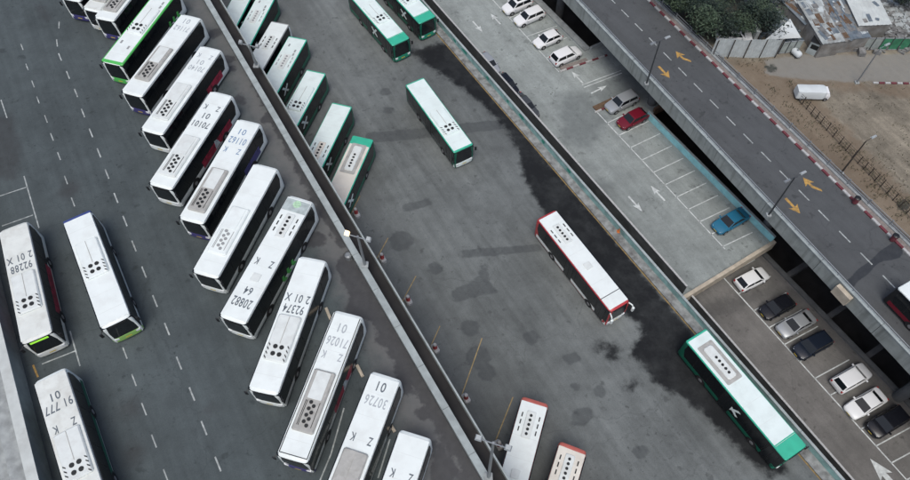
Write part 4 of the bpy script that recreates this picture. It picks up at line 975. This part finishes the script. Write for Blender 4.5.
# corrugated sheet fence
A, B = at(709, 58, ZT), at(776, 57, ZT)
root = thing('sheet_fence', 'white corrugated sheet fence between the trees and the dirt lot', 'fence', A, 0); dAB = (B-A); Lf = dAB.length; root.rotation_euler = (0, 0, math.atan2(dAB.y, dAB.x))
mb = MB(); k = int(Lf/.16)
top = lambda x: 2.9+.12*math.sin(x*1.3)+.08*math.sin(x*3.1)
mb.loft([[(i*Lf/k, .05*(i % 2)+.12*math.sin(i*.13), 0), (i*Lf/k, .05*(i % 2)+.12*math.sin(i*.13), top(i*Lf/k)), (i*Lf/k, .05*(i % 2)+.12*math.sin(i*.13)+.02, top(i*Lf/k)), (i*Lf/k, .05*(i % 2)+.12*math.sin(i*.13)+.02, 0)] for i in range(k+1)])
mb.build('corrugated_sheet', 'sheet_white', root)
for x in np.linspace(.3, Lf-.2, 5): part('post', 'sfp', 'pole_brown', root, lambda b: b.box(-.05, .05, -.14, -.05, 0, 2.95)).location = (x, -.02, 0)
# yard wall strip
A, B = at(743, -14, ZT), at(756, 38, ZT+1); root = thing('yard_divider', 'narrow grey wall running up between the trees and the rubble', 'wall', A); d = B-A; d.z = 0; root.rotation_euler = (0, 0, math.atan2(d.y, d.x))
mb = MB(); mb.box(0, d.length, -.2, .2, 0, 1.9); mb.build('wall_body', 'concrete', root); mb = MB(); mb.box(0, d.length, -.3, .3, 1.902, 2.0); mb.build('coping', 'sheet_white', root)
# mesh fence in panels
def panel_fence(a, b, k, m, label, h=1.9):
    A, B = at(*a, ZT), at(*b, ZT); d = B-A; L = d.length
    root = thing('panel_fence', label, 'fence', A, math.atan2(d.y, d.x))
    mb = MB(); mb.tube([(0, 0, h), (L, 0, h)], .05); mb.tube([(0, 0, .1), (L, 0, .1)], .05); mb.build('rail', 'galv', root)
    for i in range(k):
        part('panel', ('pf', round(L/k, 2), h), m, root, lambda bb: bb.box(.06, L/k-.06, -.02, .02, .15, h-.08)).location = (i*L/k, 0, 0)
        part('post', ('pfp', h), 'pole_dark', root, lambda bb: bb.box(-.05, .05, -.05, .05, 0, h+.1)).location = (i*L/k, 0, 0)
panel_fence((826, 50), (877, 50), 6, 'mesh_grey', 'grey panel fence along the lane behind the guard booth')
panel_fence((877, 50), (925, 50), 5, 'mesh_green', 'green mesh fence along the lane at the right edge')
panel_fence((778, 54), (798, 52), 3, 'mesh_grey', 'short weathered grey panel fence behind the white tank')
zpoly('yard_paving', 'mesh_grey', [at(815, 50, ZT), at(930, 50, ZT), at(930, 32, ZT), at(812, 36, ZT)], ZT-.3, ZT+.01)
mb = MB()
for k in range(9):
    x = 873+k*6; A, B = at(x, 83.2+k*.1, ZT), at(x+5.2, 83.3+k*.1, ZT)
    if k % 2 == 0: mb.loft([[tuple(A+Vector((0, -.12, -.1))), tuple(B+Vector((0, -.12, -.1))), tuple(B+Vector((0, .12, -.1))), tuple(A+Vector((0, .12, -.1)))], [tuple(A+Vector((0, -.12, .13))), tuple(B+Vector((0, -.12, .13))), tuple(B+Vector((0, .12, .13))), tuple(A+Vector((0, .12, .13)))]])
mb2 = MB()
for k in range(9):
    x = 873+k*6; A, B = at(x, 83.2+k*.1, ZT), at(x+5.2, 83.3+k*.1, ZT)
    if k % 2: mb2.loft([[tuple(A+Vector((0, -.12, -.1))), tuple(B+Vector((0, -.12, -.1))), tuple(B+Vector((0, .12, -.1))), tuple(A+Vector((0, .12, -.1)))], [tuple(A+Vector((0, -.12, .13))), tuple(B+Vector((0, -.12, .13))), tuple(B+Vector((0, .12, .13))), tuple(A+Vector((0, .12, .13)))]])
root = thing('painted_kerb', 'short red and white kerb on the dirt lane at the right edge', 'kerb', at(873, 83, ZT)); child(mb, 'white_stones', 'white_kerb', root); child(mb2, 'red_stones', 'red_kerb', root)
# covered truck
c = at(811, 91, ZT+1.0); root = thing('covered_truck', 'small truck under a white tarpaulin parked on the dirt', 'truck', (c.x, c.y, ZT), R(-2)); root.scale = (.72, .72, .72)
def tarp(b):
    rg = []
    for x, k in ((-2.35, .8), (-2.2, .95), (-1.2, 1.0), (0, .97), (1.2, 1.02), (2.0, .98), (2.2, .85)):
        p = [(1.02*k, .55), (1.05*k, 1.4), (.9*k, 1.95+.06*math.sin(x*2.2)), (.35, 2.08+.05*math.sin(x*3))]
        rg.append([(x, y+.03*math.sin(x*4), z) for y, z in p]+[(x, -y+.03*math.sin(x*5), z) for y, z in p[::-1]])
    b.loft(rg)
part('tarpaulin', 'tarp', 'tarp_white', root, tarp, True)
part('cab', 'tcab', 'car_white', root, lambda b: b.loft([[(2.3, -.85, .4), (3.0, -.85, .4), (3.0, .85, .4), (2.3, .85, .4)], [(2.3, -.9, 1.1), (3.05, -.88, 1.1), (3.05, .88, 1.1), (2.3, .9, 1.1)], [(2.3, -.75, 1.75), (2.75, -.72, 1.75), (2.75, .72, 1.75), (2.3, .75, 1.75)]]))
part('windshield', 'tws', 'glass_dark', root, lambda b: b.loft([[(3.055, -.78, 1.15), (3.055, .78, 1.15), (2.80, .66, 1.68), (2.80, -.66, 1.68)], [(3.075, -.78, 1.16), (3.075, .78, 1.16), (2.82, .66, 1.69), (2.82, -.66, 1.69)]]))
part('chassis', 'tch', 'black_trim', root, lambda b: b.box(-2.3, 2.9, -.5, .5, .3, .54))
for x in (-1.5, 2.5):
    for s in (1, -1):
        wh = part('wheel', ('tw', s), 'tyre', root, lambda b: b.cyl((0, -.11, 0), (0, .11, 0), .34, .34, 16)); wh.location = (x, s*.85, .34)
        part('rim', ('trm', s), 'rim', wh, lambda b, s=s: b.cyl((0, s*.08, 0), (0, s*.13, 0), .2, .16, 12))
# white tank, guard booth
c = at(796.5, 53, ZT+.5); root = thing('water_tank', 'white rounded tank at the edge of the dirt lane', 'tank', (c.x, c.y, ZT), R(118)); root.scale = (.72, .72, .72)
part('tank_body', 'tkb', 'tarp_white', root, lambda b: b.loft([[(x, r*math.cos(a), .75+r*math.sin(a)) for a in np.linspace(0, 2*math.pi, 14, endpoint=False)] for x, r in ((-.95, .25), (-.85, .45), (-.6, .58), (.6, .58), (.85, .45), (.95, .25))]), True)
part('cradle', 'tkc', 'pole_dark', root, lambda b: [b.box(x-.08, x+.08, -.5, .5, 0, .35) for x in (-.5, .5)])
part('lid', 'tkl', 'galv', root, lambda b: b.cyl((0, 0, 1.32), (0, 0, 1.42), .2, .2, 12))
c = at(813, 51, ZT); root = thing('guard_booth', 'guard booth with a flat dark roof beside the grey fence', 'booth', (c.x, c.y, ZT), R(55)); root.scale = (.75, .75, .8)
part('wall', 'gbw', 'light_concrete', root, lambda b: b.box(-1.1, 1.9, -.95, .95, 0, 2.3)); 
part('roof', 'gbr', 'black_trim', root, lambda b: b.box(-1.2, 2.1, -1.08, 1.08, 2.302, 2.42, .05))
part('roof_vent', 'gbv', 'flood_off', root, lambda b: b.box(.1, .4, -.15, .15, 2.422, 2.6, .04))
part('window', 'gbwi', 'glass_dark', root, lambda b: b.box(-1.125, -1.09, -.65, .65, 1.1, 1.9)); part('door', 'gbd', 'pole_dark', root, lambda b: b.box(.2, 1.0, -.975, -.94, .02, 2.0))
# shacks with tin roofs
def shack(px, py, lx, ly, rz, m, h, label, patches=0, name='tin_shed'):
    c = at(px, py, ZT+h); root = thing(name, label, 'shed', (c.x, c.y, ZT), R(rz), 'sheds in the scrap yard')
    mb = MB(); mb.box(-lx/2+.1, lx/2-.1, -ly/2+.1, ly/2-.1, 0, h-.02); mb.build('wall', 'tin_rust', root)
    mb = MB(); k = int(lx/.25)
    mb.loft([[(-lx/2+i*lx/k, -ly/2, h+.05*(i % 2)), (-lx/2+i*lx/k, ly/2, h+.25+.05*(i % 2)), (-lx/2+i*lx/k, ly/2, h+.29+.05*(i % 2)), (-lx/2+i*lx/k, -ly/2, h+.04+.05*(i % 2))] for i in range(k+1)])
    rf = mb.build('roof', m, root)
    for i in range(patches):
        mb = MB(); x, y = random.uniform(-lx/2+.4, lx/2-.4), random.uniform(-ly/2+.4, ly/2-.4); a, b = random.uniform(.12, .4), random.uniform(.2, .9); an = random.uniform(-.4, .4)
        zz = h+.17+(y+0)/ly*.25
        mb.loft([[(x+sx*a*math.cos(an)-sy*b*math.sin(an), y+sx*a*math.sin(an)+sy*b*math.cos(an), zz+dz+sy*b*.25/ly) for sx, sy in ((-1, -1), (1, -1), (1, 1), (-1, 1))] for dz in (0, .03+.03*random.random())])
        mb.build('roof_patch', random.choice(['tin_rust', 'tin_blue', 'sheet_white', 'rubble', 'wood_brown']), rf)
shack(820, 22, 2.9, 7.6, 10, 'tin_pale', 2.3, 'rusty white tin roofed shed at the left of the scrap yard', 30)
shack(833, 17, 2.0, 8.6, 10, 'tin_rust', 2.1, 'rusty brown tin roofed shed between the white and the blue shed', 36)
shack(846, 15, 2.6, 8.6, 8, 'tin_blue', 2.2, 'blue grey tin roofed shed in the scrap yard', 36)
shack(866, 8, 4.2, 6.4, 3, 'roof_white', 2.6, 'shed with a clean flat white roof in the scrap yard', 9)
shack(800, 10, 2.6, 5.0, 25, 'tin_blue', 1.8, 'low dark blue shed behind the white canopy', 24)
# white canopy
A = [at(765, 40, ZT+1.2), at(801, 38, ZT+1.0), at(790, 19, ZT+2.6), at(782, 30, ZT+1.9)]
root = thing('canopy', 'torn white canopy sheet stretched beside the tin sheds', 'canopy', (A[0].x, A[0].y, ZT))
mb = MB(); P0 = Vector(root.location)
q = [A[0]-P0, A[1]-P0, A[2]-P0]; ctr = sum(q, Vector())/3+Vector((0, 0, .3))
def tri(a, b, c):
    mb.loft([[tuple(a), tuple(b), tuple(c)], [tuple(a+Vector((0, 0, .04))), tuple(b+Vector((0, 0, .04))), tuple(c+Vector((0, 0, .04)))]])
for i in range(3): tri(q[i], q[(i+1) % 3], ctr)
mb.build('sheet', 'tarp_white', root)
for v in q: part('pole', ('cpole', round(v.z, 1)), 'galv', root, lambda b, v=v: b.cyl((0, 0, 0), (0, 0, v.z), .05, .05, 7)).location = (v.x, v.y, 0)
# rubble
rb = MB()
def rubble_at(px, py, k, smax, zmax):
    for _ in range(k):
        p = at(px+random.gauss(0, 1)*9, py+random.gauss(0, 1)*8, ZT); a = random.uniform(.1, smax); b = random.uniform(.06, smax); hh = random.uniform(.03, zmax); an = random.uniform(0, 3.14); tx = random.uniform(-.4, .4)
        rb.loft([[(p.x+sx*a*math.cos(an)-sy*b*math.sin(an), p.y+sx*a*math.sin(an)+sy*b*math.cos(an), ZT+dz+tx*sx*a*.6) for sx, sy in ((-1, -1), (1, -1), (1, 1), (-1, 1))] for dz in (0, hh)])
for x, y, k in ((888, 15, 240), (902, 25, 200), (893, 34, 160), (880, 36, 80), (852, 36, 60), (898, 3, 140)): rubble_at(x, y, k, .5, .6)
struct(rb.build('rubble', 'rubble'), 'stuff')
rb = MB()
for x, y, k in ((774, 10, 120), (785, 12, 110), (780, 28, 90), (792, 24, 60)): rubble_at(x, y, k, .55, .7)
struct(rb.build('scrap', 'tin_blue'), 'stuff')
rb = MB()
for x, y, k in ((770, 6, 60), (790, 6, 60), (890, 12, 120), (900, 22, 120), (840, 30, 30)): rubble_at(x, y, k, .35, .8)
struct(rb.build('debris', 'tin_pale'), 'stuff')
# scrap planks
for k in range(14):
    p = at(random.uniform(766, 800), random.uniform(2, 30), ZT+.5); ln = random.uniform(1, 2.6)
    mb = MB(); mb.box(-ln/2, ln/2, -.12, .12, 0, .08); o = mb.build('plank', random.choice(['galv', 'tin_pale', 'wood_brown'])); o.location = p; o.rotation_euler = (random.uniform(-.2, .2), random.uniform(-.25, .25), random.uniform(0, 3.1))
    tag(o, 'loose plank thrown on the scrap heap behind the white canopy', 'plank', 'planks on the scrap heap')
c = at(734, 35, ZT+1.2); make_car(734, 35.5, ZT, (1, -.1), 'suv', 'car_white', 'white van shaped car half hidden in the trees behind the sheet fence', 'cars parked in the yard')

# ------------------------------------------------------------------ trees
def crown_mesh(seed, lobes, nleaf, size):
    rnd = random.Random(seed); b = MB()
    for _ in range(nleaf):
        cx, cy, cz, r, rz = rnd.choice(lobes)
        while True:
            v = Vector((rnd.uniform(-1, 1), rnd.uniform(-1, 1), rnd.uniform(-.8, 1)))
            if .35 < v.length < 1: break
        if rnd.random() < .25: v *= 1.12
        p = Vector((cx+v.x*r, cy+v.y*r, cz+v.z*rz)); s = size*rnd.uniform(.5, 1.3)
        a = Vector((rnd.gauss(0, 1), rnd.gauss(0, 1), rnd.gauss(0, .5))).normalized(); c2 = a.cross(Vector((rnd.gauss(0, .5), rnd.gauss(0, .5), 1))).normalized()
        vs = [b.bm.verts.new(tuple(p+a*s*.9)), b.bm.verts.new(tuple(p+c2*s*.45)), b.bm.verts.new(tuple(p-a*s*.9)), b.bm.verts.new(tuple(p-c2*s*.45))]
        b.bm.faces.new(vs)
    me = bpy.data.meshes.new('crown'); b.bm.to_mesh(me); b.bm.free(); return me
def lobeset(seed, k, R0, z0):
    rnd = random.Random(seed); return [(rnd.gauss(0, R0*.5), rnd.gauss(0, R0*.5), z0+rnd.uniform(-.9, .9), rnd.uniform(.35, .7)*R0, rnd.uniform(.35, .6)*R0) for _ in range(k)]
CR = {}
for i in range(3):
    for mm in ('leaf_dark', 'leaf_mid'):
        me = crown_mesh(11+i, lobeset(5+i, 11, 2.3, 2.9), 2300, .16); me.materials.append(M[mm]); CR[(i, mm)] = me
tr = MB(); tr.cyl((0, 0, 0), (.1, .05, 1.6), .16, .11, 9); tr.cyl((.1, .05, 1.6), (.2, .0, 3.2), .11, .05, 8)
for a in (0.3, 1.5, 2.7, 4.1, 5.3): tr.cyl((.1, .05, 1.5), (1.1*math.cos(a), 1.1*math.sin(a), 2.9), .07, .025, 6)
trunk = tr.mesh('trunk'); trunk.materials.append(M['bark'])
tl = [(664, -8), (676, -4), (690, 2), (700, 12), (712, 22), (690, -14), (708, -4), (722, 8), (722, 28), (735, -8), (738, 14), (742, 26), (700, 26), (765, -6), (760, 14), (764, 26), (778, -10), (906, -4)]
tlab = ['where the sidewalk leaves the top edge', 'beside the sidewalk railing at the top', 'overhanging the sidewalk railing', 'beside the end of the railing wall', 'just above the corrugated sheet fence', 'cropped by the top edge above the sidewalk', 'cropped by the top edge in the middle of the thicket', 'in the middle of the thicket', 'behind the middle of the sheet fence', 'cropped by the top edge beside the grey divider wall', 'left of the grey divider wall', 'beside the white car at the foot of the divider wall', 'between the railing and the sheet fence', 'right of the grey divider wall at the top edge', 'right of the grey divider wall, midway', 'right of the foot of the divider wall', 'behind the scrap planks at the top edge', 'in the top right corner behind the rubble']
for i, ((x, y), lb) in enumerate(zip(tl, tlab)):
    mm = 'leaf_mid' if i in (0, 1, 2, 5, 6, 7, 11, 12, 14) else 'leaf_dark'
    kind = 'mid green leafy tree ' if mm == 'leaf_mid' else 'dark green bushy tree '
    p = at(x, y, ZT+2.2); root = thing('tree', kind+lb, 'tree', (p.x, p.y, ZT), random.uniform(0, 6), 'trees beside the scrap yard')
    s = random.uniform(.75, 1.15); root.scale = (s, s, s*random.uniform(.8, 1.1))
    link('trunk', trunk, 'bark', root); link('crown', CR[(i % 3, mm)], mm, root)
# dry weeds
wd = MB()
for _ in range(900):
    x, y = random.uniform(735, 930), random.uniform(60, 260)
    p = at(x, y, ZT); sv, tv = st5(x, y, ZT)
    if tv < ts+.6 or (54 < y < 83 and x > 765): continue
    k = random.gauss(0, 1)
    if abs(y-(x-695)) > 16 and random.random() < .72: continue
    near = abs(y-(x-695)) <= 16
    for _ in range(9 if near else 6):
        q = p+Vector((random.gauss(0, .35), random.gauss(0, .35), 0)); a = random.uniform(0, 6.3); h = random.uniform(.05, .5 if near else .28)
        v = [wd.bm.verts.new(tuple(q+Vector((math.cos(a)*.05, math.sin(a)*.05, 0)))), wd.bm.verts.new(tuple(q-Vector((math.cos(a)*.05, math.sin(a)*.05, 0)))), wd.bm.verts.new(tuple(q+Vector((random.gauss(0, .12), random.gauss(0, .12), h))))]
        wd.bm.faces.new(v)
me = bpy.data.meshes.new('dry_weeds'); wd.bm.to_mesh(me); wd.bm.free(); struct(link('dry_weeds', me, 'leaf_dry'), 'stuff')

S.render.engine = 'CYCLES'
bpy.context.view_layer.update()
